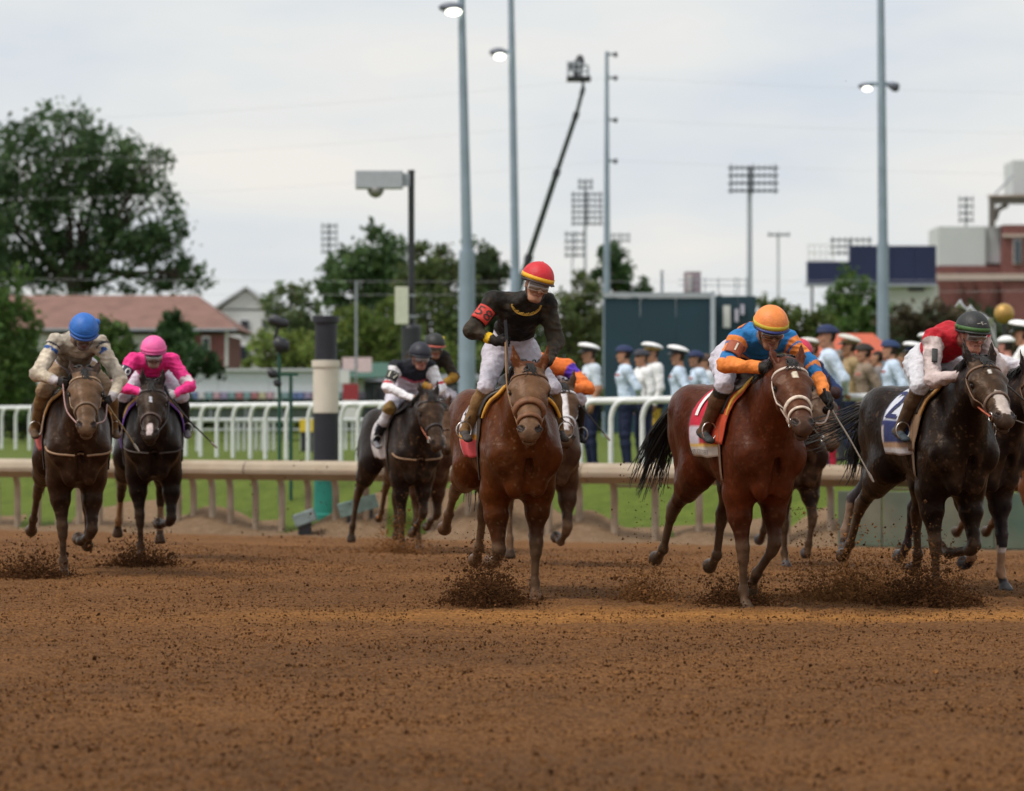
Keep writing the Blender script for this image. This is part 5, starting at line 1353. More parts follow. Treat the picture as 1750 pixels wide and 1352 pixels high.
# ---- centre: bay with the standing rider in a red cap
def paint1(C, lab, V, g, hh):
    C = boot_paint(C, lab, V, g, (.22, .125, .05), None, (.06, .05, .045), -.05)
    n = fbm(V, 9, 2)[:, None]; m = np.isin(lab, ['uarml', 'uarmr', 'farml', 'farmr']) | ((lab == 'torso') & (V[:, 2] > 2.16)); C[m] = C[m] * (1 + 1.3 * sstep(.4, .7, n[m]))
    t = seg_t(V, g['elbr'], g['wrir']); C[(lab == 'farmr') & (t > .62) & (t < .80)] = (.75, .46, .02); C[(lab == 'farmr') & (t >= .80)] = (.015, .013, .012)
    t = seg_t(V, g['elbl'], g['wril']); C[(lab == 'farml') & (t > .1)] *= .8
    return C
J1 = shift(dict(pelvis=(-.16, 0, 1.90), waist=(-.04, .01, 2.04), chest=(.13, .02, 2.175), neck=(.26, .045, 2.275), head=(.385, .08, 2.355), hfwd=(1, .06, -.22), hup=(.22, .27, 1),
        shl=(.17, .205, 2.235), shr=(.15, -.19, 2.245), hipl=(-.13, .11, 1.87), hipr=(-.13, -.11, 1.87), kneel=(.14, .245, 1.60), kneer=(.14, -.235, 1.60),
        ankl=(-.03, .33, 1.285), ankr=(-.03, -.345, 1.285), toel=(.12, .345, 1.21), toer=(.12, -.36, 1.21),
        elbl=(.20, .28, 1.95), elbr=(.22, -.37, 2.03), wril=(.42, .16, 1.79), wrir=(.33, -.215, 1.945), handl=(.48, .11, 1.75), handr=(.37, -.14, 1.94),
        thumbl=(0, 0, 1), thumbr=(.2, 0, 1), palml=(-.3, -1, -.2), palmr=(-1, .2, 0)))
def c1(f, th, u):
    if th > 1.62: return (.60, .06, .07) if u > .12 else (.62, .45, .45)
    if th > 1.45: return (.70, .33, .03)
    return (.66, .62, .64)
S1 = dict(coat=(.086, .0235, .006), points=(.016, .008, .005), dust=.10, dust_leg=.62, dust_head=.66, speck=.8, scale=.985, wide=1.07, pitch=math.radians(50), head_yaw=math.radians(-12), head_roll=math.radians(-3), neck_l=-.075, head_z=.04, seed=1,
     ear=(.45, .26), hoof=(.10, .05, .025), tail=[(-1.05, 0, 1.44), (-1.2, -.0, 1.34), (-1.32, 0, 1.14), (-1.36, .02, .92), (-1.38, .02, .72)],
     legs=dict(fl=fore_planted(.155, .03), fr=fore_fold(-.165, (.46, .38), (.24, .28), (.12, .27), .85, .95), hr=hind_trail(-.17, (-.98, .80), (-1.20, .60), (-1.30, .50), lo=-.02), hl=hind_trail(.02, (-.86, .64), (-1.0, .34), (-1.07, .25), lo=-.02)),
     tack=dict(strap=(.14, .06, .022), nose=(.17, .065, .022), nose_w=.055, nose_h=.02, nose_t=.33, fig8=1, cfun=c1, edge=(.62, .30, .03), girth=(.05, .03, .02), text=[('5', -.03, -1.05, .22, (.05, .04, .05), 0, 1)]))
H1, X1, T1, g1, hf1, M1 = run('reddish bay racehorse with broad brown noseband under the red-capped rider', 'jockey standing up in the stirrups, black muddy silks, red cap, whip upright', 915, 1024, 12.5, S1, J1,
    dict(cols=dict(torso=(.009, .0075, .006), uarm=(.019, .015, .010), farm=(.019, .015, .010), hand=(.012, .011, .011), pelvis=LAV, thigh=LAV, shin=LAV, foot=(.04, .03, .025), head=SKIN, neck=(.02, .018, .016)), paint=paint1, mud=.10, loose=.012, fold=.02),
    dict(cap=(.58, .014, .024), band=(.80, .42, .015), peak=(.03, .01, .01), gog=(.22, .17, .14), frame=(.70, .66, .62), gz=-.006, pom=((.58, .014, .024), (0, -.012, .180), .012)), (.20, .10, .03), hoof=(.44 + .03 * 1.5 + .03, .155 * .74))
def arm_patch(T, g, s, base, txt, tc, w=.105, h_=.12, edge=None):
    """number patch tied round the upper arm, facing the camera"""
    a, b = g['sh' + s], g['elb' + s]; ax = _n(b - a); c = a * .46 + b * .54; n0 = _n(np.array([(-.25 if s == 'r' else .25), -1, .1])); n0 = _n(n0 - n0.dot(ax) * ax); sd = np.cross(ax, n0); sd = sd if sd[0] > 0 else -sd
    def q(x, y, o): an = x / .066; return c - ax * y + (n0 * math.cos(an) + sd * math.sin(an)) * (.066 + .012 + o)
    V, F = [], []; nx, ny = 8, 5
    for j in range(ny + 1):
        for i in range(nx + 1): V.append(q((i / nx - .5) * w * 1.2, (j / ny - .5) * h_, 0))
    for j in range(ny):
        for i in range(nx): k = j * (nx + 1) + i; F.append((k, k + 1, k + nx + 2, k + nx + 1))
    o = obj('arm_patch', mesh_from(V, F, True, 'p'), cmat(base), T); so = o.modifiers.new('thickness', 'SOLIDIFY'); so.thickness = .004; so.offset = 0
    if txt: text_on(T, txt, h_ * .95, tc, lambda x, y: q(x, y, .006), 0, 1.0, 'arm_number')
    return o
arm_patch(T1, g1, 'r', (.62, .045, .03), '58', (.07, .03, .025), .11, .125)
def chest_arc():
    """gold lettering in an arc across the chest"""
    bv = None; me = [c for c in T1.children if c.name.startswith('body')][0].data
    V = np.empty(len(me.vertices) * 3); me.vertices.foreach_get('co', V); V = V.reshape(-1, 3); F = [tuple(p.vertices) for p in me.polygons]; bv = BVHTree.FromPolygons([tuple(v) for v in V], F)
    G = cmat((.62, .36, .05), .45, 'goldprint'); p = []
    for i in range(25):
        a = math.pi * (1.04 + .92 * i / 24); x = .035 + .115 * math.cos(a); z = 2.225 + .085 * math.sin(a)
        h = bv.ray_cast(Vector((x, -2, z)), Vector((0, 1, 0)))
        if h[0]: p.append(h[0] + Vector((0, -.006, 0)))
    MB().tube(p, .0045, 5).build('gold_trim', G, T1, True)
    mb = MB(); rnd = random.Random(4)
    for i in range(1, len(p) - 1):
        q = p[i] + Vector((0, -.003, .011 + .004 * math.sin(i * 2.1))); mb.tube([q + Vector((-.005, 0, -.008 * rnd.random())), q + Vector((.0, -.002, .006)), q + Vector((.006, 0, -.006 * rnd.random()))], .0032, 4)
    mb.build('gold_lettering', G, T1, True)
chest_arc()
hw = loc2w(T1, g1['handr']); whip('thin whip held upright by the standing red-capped jockey', [hw + Vector((-.01, -.03, .16)), hw + Vector((.0, -.03, 0)), hw + Vector((.012, -.05, -.22)), hw + Vector((.025, -.06, -.36))], .008, (.14, .10, .09))

# ---- right of centre: bay, white bridle, orange and blue silks
def paint2(C, lab, V, g, hh):
    C = boot_paint(C, lab, V, g, (.105, .052, .026), (.028, .021, .016), (.045, .05, .05), .0)
    B_, O_, N_ = np.array((.02, .17, .43)), np.array((.82, .25, .055)), np.array((.015, .02, .06))
    for s in 'lr':
        t = seg_t(V, g['sh' + s], g['elb' + s]); m = lab == 'uarm' + s; C[m] = O_; C[m & (t < .12)] = B_; C[m & (t > .70) & (t < 1.02)] = B_; C[m & (t > .28) & (t < .34)] = B_
        t = seg_t(V, g['elb' + s], g['wri' + s]); m = lab == 'farm' + s; C[m] = O_; C[m & (t > .86)] = (.02, .018, .016)
        if s == 'l': C[m & (t > .12) & (t < .32)] = B_
    t = seg_t(V, g['waist'], g['neck']); m = lab == 'torso'; C[m] = N_ * 2; C[m & (t > .62)] = B_
    C[m & (np.floor(t * 9) % 2 == 0) & (t < .62)] = O_ * .7
    return C
J2 = shift(crouch(head=(.45, -.03, 1.955), neck=(.31, -.01, 1.935), chest=(.14, 0, 1.90), shl=(.24, .185, 1.90), shr=(.24, -.185, 1.90), hfwd=(1, -.12, -.42), hup=(.42, -.02, 1), elbl=(.40, .30, 1.72), wril=(.62, .33, 1.48), handl=(.66, .34, 1.42), palml=(0, -1, 0), thumbl=(1, 0, .2), elbr=(.36, -.325, 1.725), wrir=(.60, -.12, 1.70), handr=(.67, -.08, 1.70)))
def c2(f, th, u):
    if th > 1.80: return (.62, .56, .50)
    if th > 1.72: return (.72, .45, .08)
    if th > 1.30: return (.58, .52, .58) if .06 < u < .42 else (.42, .015, .03)
    return (.50, .010, .035)
S2 = dict(wide=.98, coat=(.072, .0165, .006), points=(.020, .010, .007), dust=.05, dust_leg=.40, dust_head=.16, speck=.3, pitch=math.radians(44), head_yaw=math.radians(-9), head_z=.03, neck_l=-.06, seed=2, ear=(.15, .20), hoof=(.085, .055, .035),
     marks=[(.135, .185, .0, .022, (.62, .54, .42))], tail=[(-1.05, 0, 1.44), (-1.25, 0, 1.40), (-1.45, -.04, 1.22), (-1.55, -.1, .98), (-1.58, -.16, .78)],
     legs=dict(fr=fore_planted(-.15, .02), fl=fore_fold(.15, (.46, .47), (.26, .24), (.18, .16), .8, .5, (-.5, 0, -.8)), hr=hind_trail(-.13, (-1.0, .66), (-1.20, .36), (-1.31, .30), lo=.0), hl=hind_trail(.19, (-.82, .62), (-.94, .32), (-1.04, .25), lo=.02)),
     tack=dict(strap=(.62, .50, .42), nose=(.62, .50, .40), nose_w=.030, fig8=1, cfun=c2, edge=(.66, .36, .035), pad=dict(col=(.52, .065, .022), f0=.30, f1=.50, th=1.75), girth=(.18, .10, .06),
               text=[('1', -.035, -.80, .36, (.80, .78, .78), 0, 1.3), ('KENTUCKY DERBY', .05, -1.92, .052, (.06, .05, .06), 0, .9)]))
H2, X2, T2, g2, hf2, M2 = run('bright bay racehorse in a white bridle with red number 1 cloth', 'jockey crouched in orange and blue silks with an orange cap', 1276, 1039, 17, S2, J2,
    dict(cols=dict(torso=(.02, .16, .42), uarm=(.8, .25, .05), farm=(.8, .25, .05), hand=(.014, .013, .012), pelvis=LAV, thigh=LAV, shin=LAV, foot=(.05, .06, .06), head=(.30, .15, .09), neck=(.30, .15, .09)), paint=paint2, mud=.05),
    dict(cap=(.85, .26, .06), band=(.55, .42, .03), peak=(.02, .03, .16), gog=(.09, .06, .05), frame=(.35, .28, .22), pom=((.02, .1, .4), (0, -.012, .172), .011)), (.35, .25, .2), hoof=(.50, -.111))
arm_patch(T2, g2, 'r', (.34, .08, .035), '1', (.70, .62, .5), .10, .11)
hw = loc2w(T2, g2['handl']); whip('pale whip angled down beside the orange and blue jockey', [hw + Vector((-.05, .0, .14)), hw, hw + Vector((.12, -.02, -.20)), hw + Vector((.27, -.02, -.47))], .0075, (.34, .30, .25))

# ---- far right: dark brown, red and white silks
def paint3(C, lab, V, g, hh):
    C = boot_paint(C, lab, V, g, (.10, .06, .034), None, (.05, .065, .08), .05, (.10, .06, .034))
    for s in 'lr':
        t = seg_t(V, g['sh' + s], g['elb' + s]); m = lab == 'uarm' + s; C[m & (t < .06)] = (.50, .018, .03)
        t = seg_t(V, g['elb' + s], g['wri' + s])
    m = np.isin(lab, ['uarml', 'uarmr', 'farml', 'farmr']) & (C[:, 1] > .2); n = fbm(V, 12, 8)[:, None]; C[m] = C[m] * (1 - .35 * sstep(.45, .7, n[m]))
    return C
J3 = shift(crouch(head=(.42, .05, 1.955), hfwd=(1, .12, -.20), hup=(.25, .06, 1), neck=(.30, .03, 1.945), elbr=(.42, -.27, 1.63), wrir=(.60, -.13, 1.665), handr=(.67, -.09, 1.66)))
def c3(f, th, u):
    if th > 1.85: return (.60, .55, .55)
    if th > 1.74: return (.40, .24, .14)
    if th > 1.30: return (.02, .03, .11) if u > .10 else (.50, .42, .40)
    if th > 1.22 or u < .07: return (.015, .022, .11)
    return (.60, .62, .70)
S3 = dict(tail_n=36, wide=1.02, coat=(.0105, .006, .0045), points=(.008, .0055, .0045), dust=.16, dust_leg=.26, dust_head=.22, speck=.5, pitch=math.radians(42), head_yaw=math.radians(-1), head_z=.06, neck_l=-.07, seed=3, ear=(.35, .20), hoof=(.04, .025, .018),
     marks=[(.13, .17, -.008, .010, (.6, .57, .52)), (.33, .56, .004, .034, (.50, .42, .38))], tail=[(-1.05, 0, 1.44), (-1.25, -.05, 1.40), (-1.5, -.14, 1.30), (-1.7, -.26, 1.24), (-1.85, -.38, 1.20)],
     legs=dict(fr=fore_planted(-.16, .02), fl=fore_fold(.17, (.50, .40), (.26, .33), (.15, .36), .95, .35), hr=hind_trail(-.15, (-.98, .66), (-1.18, .35), (-1.28, .27), lo=-.02), hl=hind_trail(.17, (-.72, .58), (-.72, .28), (-.78, .18), lo=.04)),
     tack=dict(strap=(.16, .085, .045), nose=(.16, .10, .07), nose_w=.022, cfun=c3, edge=(.36, .17, .04), pad=dict(col=(.22, .13, .07), f0=.33, f1=.48, th=1.95), girth=(.16, .10, .06), text=[('2', -.015, -.84, .38, (.015, .02, .10), 0, 1.1)]))
H3, X3, T3, g3, hf3, M3 = run('near-black racehorse with a white snip and white number 2 cloth', 'jockey in a red vest with dusty white sleeves and a black cap', 1606, 1022, 15.5, S3, J3,
    dict(cols=dict(torso=(.46, .014, .026), uarm=(.60, .49, .47), farm=(.60, .49, .47), hand=(.30, .24, .22), pelvis=(.62, .62, .66), thigh=(.62, .62, .66), shin=(.1, .06, .03), foot=(.05, .06, .08), head=(.44, .20, .14), neck=(.3, .12, .09)), paint=paint3, mud=.10),
    dict(cap=(.016, .017, .018), band=(.05, .13, .03), peak=(.01, .012, .01), gog=(.16, .12, .10), frame=(.45, .40, .36)), (.45, .10, .05), hoof=(.50, -.118))
def cap_emblem(T, hf, txt, c):
    text_on(T, txt, .040, c, lambda x, y: Vector(hf(x * 1.25, -.010 + .145 * math.cos(.52 + y / .13) * math.sqrt(max(0.1, 1 - (x / .10) ** 2)), .054 + .124 * math.sin(.52 + y / .13))), 0, 1.0, 'cap_print')
cap_emblem(T3, hf3, '~7~', (.62, .58, .50))
arm_patch(T3, g3, 'r', (.03, .028, .03), '', (.6, .6, .6), .03, .12)
hw = loc2w(T3, g3['handl']); whip('black whip pointing down to the right edge from the red-vested jockey', [hw + Vector((-.06, 0, .05)), hw, hw + Vector((.14, -.05, -.10)), hw + Vector((.36, -.08, -.30))], .009)

# ---- far left: dark bay, blue cap
def paint4(C, lab, V, g, hh):
    C = boot_paint(C, lab, V, g, (.17, .095, .038), None, (.10, .06, .035), -.1)
    n = fbm(V, 11, 6)[:, None]; m = np.isin(lab, ['uarml', 'uarmr', 'farml', 'farmr', 'torso']); C[m] = C[m] * (1.1 - .45 * sstep(.42, .68, n[m]))
    for s in 'lr':
        t = seg_t(V, g['sh' + s], g['elb' + s]); mm = lab == 'uarm' + s; C[mm & (t > -.02) & (t < .14)] = (.03, .035, .05)
        C[mm & (t > .2) & (t < .3) & (fbm(V, 20, 3) > .5)] = (.02, .10, .34)
        t = seg_t(V, g['elb' + s], g['wri' + s]); C[(lab == 'farm' + s) & (t > .8)] = (.50, .46, .48)
    m = (lab == 'torso') & (seg_t(V, g['waist'], g['neck']) < .7); C[m] *= .35
    return C
J4 = shift(crouch(head=(.46, .03, 2.05), neck=(.31, 0, 2.02), chest=(.14, 0, 1.96), shl=(.24, .185, 1.98), shr=(.24, -.185, 1.98), hfwd=(1, .0, -.75), hup=(.75, 0, 1), elbl=(.42, .34, 1.68), wril=(.58, .25, 1.52), handl=(.62, .21, 1.47), elbr=(.34, -.35, 1.72), wrir=(.56, -.20, 1.66), handr=(.62, -.16, 1.64)))
def c4(f, th, u): return (.58, .10, .09) if th > 1.6 else (.46, .33, .32)
S4 = dict(coat=(.027, .0125, .007), points=(.015, .008, .0055), dust=.18, dust_leg=.30, dust_head=.60, speck=.4, pitch=math.radians(48), head_yaw=math.radians(-4), head_z=.03, seed=4, ear=(-.1, .25), hoof=(.05, .032, .02),
     tail=[(-1.05, 0, 1.44), (-1.2, 0, 1.36), (-1.35, 0, 1.15), (-1.4, 0, .9), (-1.42, 0, .75)],
     legs=dict(fr=fore_planted(-.15, .03), fl=fore_fold(.15, (.48, .40), (.26, .29), (.14, .30), .85, .45), hr=hind_trail(-.17, (-.98, .70), (-1.18, .44), (-1.28, .35), lo=-.06), hl=hind_trail(.17, (-.72, .60), (-.76, .32), (-.84, .23), lo=.05)),
     tack=dict(strap=(.30, .19, .11), nose=(.16, .10, .06), cfun=c4, edge=(.40, .20, .06), pad=dict(col=(.34, .22, .14), f0=.36, f1=.48, th=1.6), breast=(.30, .18, .10)))
H4, X4, T4, g4, hf4, M4 = run('dark bay racehorse with a muddy face at the far left', 'jockey in mud-splashed beige silks with a blue cap', 110, 984, 13, S4, J4,
    dict(cols=dict(torso=(.52, .46, .38), uarm=(.64, .56, .45), farm=(.62, .53, .41), hand=(.02, .018, .018), pelvis=LAV, thigh=(.30, .2, .12), shin=(.17, .1, .04), foot=(.1, .06, .03), head=(.18, .13, .12), neck=(.2, .13, .1)), paint=paint4, mud=.25),
    dict(cap=(.02, .14, .50), band=(.02, .13, .46), peak=(.03, .10, .36), gog=(.16, .15, .16), frame=(.25, .23, .23), pom=((.02, .14, .50), (-.105, -.05, .095), .034)), (.35, .2, .18), hoof=(.53, -.111))
hw = loc2w(T4, g4['handl']); whip('tan whip hanging from the blue-capped jockey across to the black horse', [hw + Vector((-.06, 0, .18)), hw, hw + Vector((.12, 0, -.18)), hw + Vector((.24, 0, -.36))], .009, (.22, .14, .05))

# ---- left: black, pink silks, number 10
def paint5(C, lab, V, g, hh):
    C = boot_paint(C, lab, V, g, (.014, .013, .014), None, (.20, .18, .20), .1)
    PK = np.array((.86, .045, .26)); rng = np.random.default_rng(2)
    for s in 'lr':
        m = (lab == 'uarm' + s)
        a, b = g['sh' + s], g['elb' + s]
        for k in range(2):
            c = a * .2 + b * .8 + np.array([(.03 if k else -.035), -.06, .03 * k]); C[m & (np.linalg.norm(V - c, axis=1) < .045)] = (.72, .62, .66)
    return C
J5 = shift(crouch(head=(.44, .0, 1.975), neck=(.31, 0, 1.95), chest=(.14, 0, 1.91), shl=(.24, .185, 1.92), shr=(.24, -.185, 1.92), hfwd=(1, .02, -.30), hup=(.3, 0, 1), elbl=(.38, .35, 1.68), elbr=(.38, -.35, 1.68), wril=(.60, .20, 1.60), wrir=(.60, -.14, 1.62), handl=(.66, .14, 1.58), handr=(.66, -.09, 1.61)))
def c5(f, th, u): return (.12, .05, .28) if th > .5 else (.5, .4, .55)
S5 = dict(coat=(.0075, .0053, .005), points=(.007, .0053, .005), dust=.10, dust_leg=.15, dust_head=.10, speck=.2, pitch=math.radians(50), head_yaw=math.radians(-6), head_z=-.02, neck_l=-.03, seed=5, ear=(.5, .14), hoof=(.05, .03, .02),
     marks=[(.17, .235, -.004, .013, (.5, .5, .55)), (.475, .59, .0, .026, (.55, .45, .44))], tail=[(-1.05, 0, 1.44), (-1.2, 0, 1.36), (-1.35, 0, 1.15), (-1.4, 0, .9), (-1.42, 0, .75)],
     legs=dict(fr=fore_planted(-.15, .02), fl=fore_fold(.19, (.50, .40), (.26, .33), (.15, .33), .95, .45), hr=hind_trail(-.22, (-.92, .64), (-1.06, .34), (-1.12, .25), hf=(-.3, 0, -1), lo=-.06), hl=hind_trail(.14, (-.70, .58), (-.66, .30), (-.62, .2), hf=(.1, 0, -1), lo=-.02)),
     bandage=[('hl', .35, 1.2, (.19, .10, .05)), ('hr', .35, 1.2, (.22, .12, .06))], tack=dict(strap=(.05, .035, .03), nose=(.10, .06, .05), cfun=c5, edge=(.45, .28, .08), pad=dict(col=(.14, .05, .30), f0=.36, f1=.52, th=1.5), breast=(.05, .035, .03)))
H5, X5, T5, g5, hf5, M5 = run('black racehorse with a pale nose patch under the pink-capped rider', 'jockey in hot pink silks and pink cap wearing a number 10 armband', 241, 955, 8.5, S5, J5,
    dict(cols=dict(torso=(.80, .035, .24), uarm=(.86, .045, .26), farm=(.86, .045, .26), hand=(.60, .55, .58), pelvis=LAV, thigh=(.62, .60, .68), shin=(.014, .013, .014), foot=(.3, .28, .3), head=(.30, .2, .16), neck=(.4, .04, .14)), paint=paint5, mud=.02),
    dict(cap=(.85, .13, .38), band=(.80, .11, .34), peak=(.40, .05, .18), gog=(.36, .34, .32), frame=(.10, .09, .09), gz=-.016), (.03, .02, .02), hoof=(.50, -.111))
arm_patch(T5, g5, 'r', (.015, .018, .05), '10', (.75, .73, .70), .11, .115)
hw = loc2w(T5, g5['handl']); whip('black whip trailing low to the right of the pink jockey', [hw + Vector((-.04, 0, .10)), hw, hw + Vector((.18, 0, -.22)), hw + Vector((.42, 0, -.46))], .010)

# ---- middle distance: black, number 17
def paint6(C, lab, V, g, hh):
    C = boot_paint(C, lab, V, g, (.015, .016, .02), None, (.2, .2, .22), .45, (.62, .62, .66))
    for s in 'lr':
        t = seg_t(V, g['sh' + s], g['elb' + s]); m = lab == 'uarm' + s; C[m & (t < .10)] = (.012, .014, .02); C[m & (t > .80) & (t < .92)] = (.55, .02, .03)
    t = seg_t(V, g['waist'], g['neck']); m = lab == 'torso'; C[m & (t > .62)] = (.012, .013, .02); C[m & (t > .52) & (t <= .62)] = (.55, .10, .16)
    for s in 'lr': C[(lab == 'thigh' + s) & (seg_t(V, g['hip' + s], g['knee' + s]) > .75)] = (.20, .12, .035)
    return C
J6 = shift(dict(pelvis=(-.18, 0, 1.76), waist=(-.06, 0, 1.86), chest=(.10, .02, 2.0), neck=(.2, .04, 2.10), head=(.30, .05, 2.145), hfwd=(1, .05, -.2), hup=(.2, .05, 1), shl=(.14, .20, 2.05), shr=(.12, -.18, 2.05),
      hipl=(-.16, .11, 1.72), hipr=(-.16, -.11, 1.72), kneel=(.18, .26, 1.58), kneer=(.18, -.26, 1.58), ankl=(-.06, .33, 1.24), ankr=(-.06, -.34, 1.24), toel=(.10, .34, 1.17), toer=(.10, -.35, 1.17),
      elbl=(.26, .30, 1.82), elbr=(.22, -.30, 1.83), wril=(.46, .13, 1.74), wrir=(.46, -.08, 1.70), handl=(.52, .09, 1.73), handr=(.53, -.04, 1.68), thumbl=(0, 0, 1), thumbr=(0, 0, 1), palml=(-.3, -1, -.2), palmr=(-.3, 1, -.2)))
S6 = dict(coat=(.016, .0115, .0105), points=(.014, .010, .009), dust=.22, dust_leg=.35, dust_head=.2, speck=.6, pitch=math.radians(62), head_yaw=math.radians(4), head_z=.04, seed=6, ear=(.2, .2), h=.020,
     legs=dict(fr=fore_planted(-.13, -.02), fl=fore_fold(.15, (.47, .46), (.28, .30), (.18, .2)), hr=hind_trail(-.24, (-.86, .62), (-.96, .26), (-.98, .16), hf=(-.1, 0, -1), lo=-.08), hl=hind_trail(.12, (-.72, .58), (-.66, .3), (-.66, .2), hf=(-.1, 0, -1))),
     tack=dict(strap=(.04, .03, .03), cloth=(.60, .56, .56), cloth_th=2.15, breast=(.30, .28, .34), text=[('17', .02, -1.0, .2, (.04, .04, .08), 0, 1)]))
H6, X6, T6, g6, hf6, M6 = run('black racehorse with grey breast strap in the middle distance beside the pillar', 'jockey in white sleeves with red hoops and a black yoke, number 17 armband', 690, 944, 17, S6, J6,
    dict(cols=dict(torso=(.62, .58, .68), uarm=(.82, .81, .84), farm=(.82, .81, .84), hand=(.34, .17, .10), pelvis=LAV, thigh=(.62, .60, .68), shin=(.62, .62, .66), foot=(.3, .3, .32), head=(.36, .17, .13), neck=(.2, .1, .08)), paint=paint6),
    dict(cap=(.014, .016, .028), band=None, peak=(.01, .012, .02), gog=(.25, .22, .22), frame=(.14, .13, .13)), (.45, .14, .07), hoof=(.45, -.096))
arm_patch(T6, g6, 'r', (.02, .02, .02), '17', (.7, .68, .55), .11, .115)

# ---- behind number 17: rider in a black cap with a yellow pompom
def quick_paint(boot=(.02, .018, .016)):
    return lambda C, lab, V, g, hh: boot_paint(C, lab, V, g, boot, None, (.02, .02, .02), .05)
S7 = dict(coat=(.055, .025, .015), dust=.3, dust_leg=.4, dust_head=.3, seed=7, h=.022, legs=dict(fr=fore_planted(-.13), fl=fore_fold(.15), hr=hind_trail(-.18), hl=hind_trail(.12, (-.72, .58), (-.66, .3), (-.66, .2))), tack=dict(cloth=(.05, .05, .06)))
run('brown racehorse mostly hidden behind the number 17 horse', 'jockey in dark silks and gold cuffs, black cap with yellow pompom', 716, 938, 15, S7, shift({k: (v if k.startswith(('hfwd', 'hup', 'thumb', 'palm')) else (v[0], v[1], v[2] + .22)) for k, v in J6.items()}, -.0),
    dict(cols=dict(torso=(.016, .015, .014), uarm=(.03, .022, .014), farm=(.30, .16, .02), hand=(.3, .15, .05), pelvis=LAV, thigh=LAV, shin=(.02, .02, .02), foot=(.02, .02, .02), head=(.28, .14, .10), neck=(.2, .1, .07)), paint=quick_paint(), h=.016),
    dict(cap=(.014, .016, .016), band=None, peak=(.45, .10, .07), pom=((.70, .55, .03), (-.085, .0, .125), .03)), hoof=(.44, -.1))
# ---- behind the centre horse: orange and purple silks
def paint8(C, lab, V, g, hh):
    C = quick_paint()(C, lab, V, g, hh); t = seg_t(V, g['shl'], g['elbl']); C[(lab == 'uarml') & (t > .05) & (t < .42)] = (.10, .04, .42); return C
S8 = dict(coat=(.062, .030, .018), dust=.4, dust_leg=.7, dust_head=.3, seed=8, h=.020, pitch=math.radians(52), head_yaw=math.radians(-6), marks=[(.12, .50, 0, .028, (.66, .62, .62))], legs=dict(fl=fore_fold(.20, (.52, .40), (.36, .25), (.26, .28)), fr=fore_fold(-.15, (.54, .48), (.36, .36), (.26, .3)), hr=hind_trail(-.16, (-.75, .6), (-.7, .24), (-.68, .14), hf=(0, 0, -1)), hl=hind_trail(.12, (-.72, .58), (-.66, .3), (-.66, .2))), tack=dict(strap=(.62, .60, .62), cloth=(.5, .3, .05)))
H8, X8, T8, g8, _, _ = run('dusty brown racehorse with a white blaze and white browband, half hidden behind the centre horse', 'jockey in orange silks with purple sleeve patches behind the red-capped rider', 872, 962, 10, S8, shift(crouch(head=(.42, -.20, 1.86), neck=(.30, -.12, 1.88), chest=(.14, -.05, 1.88), shl=(.24, .16, 1.88), shr=(.22, -.2, 1.88), elbl=(.40, .33, 1.68))),
    dict(cols=dict(torso=(.75, .18, .04), uarm=(.80, .20, .045), farm=(.80, .20, .045), hand=(.70, .20, .05), pelvis=LAV, thigh=LAV, shin=(.02, .02, .02), foot=(.02, .02, .02), head=(.34, .17, .12), neck=(.2, .1, .07)), paint=paint8, h=.0145),
    dict(cap=(.75, .18, .04), band=(.1, .04, .4)), hoof=(-.68, -.16))
hw = loc2w(T8, g8['handl']); whip('dark whip slanting down from the hidden orange and purple jockey', [hw + Vector((-.04, 0, .10)), hw, hw + Vector((.16, 0, -.2)), hw + Vector((.36, 0, -.44))], .009)
# ---- behind the number 1 horse
S9 = dict(coat=(.026, .014, .011), dust=.5, dust_leg=.35, dust_head=.3, speck=1.0, seed=9, h=.020, legs=dict(fl=fore_fold(.18, (.56, .50), (.52, .22), (.52, .12)), fr=fore_planted(-.12, .0), hr=hind_trail(-.16), hl=hind_trail(.16, (-.8, .6), (-.9, .3), (-.98, .22))), hoof=(.06, .06, .065), tack=dict(cloth=(.1, .1, .2)))
run('mud-spotted dark racehorse hidden behind the number 1 horse', 'jockey in a navy and pink cap behind the orange-capped rider', 1342, 966, 15, S9, shift(crouch(head=(.42, -.04, 2.03), elbl=(.36, .36, 1.70))),
    dict(cols=dict(torso=(.016, .02, .05), uarm=(.03, .05, .14), farm=(.06, .03, .03), hand=(.05, .03, .03), pelvis=LAV, thigh=LAV, shin=(.02, .02, .02), foot=(.02, .02, .02), head=(.30, .14, .10), neck=(.2, .1, .07)), paint=quick_paint(), h=.016),
    dict(cap=(.60, .03, .08), band=(.016, .018, .05), pom=None), hoof=(.44, -.09))
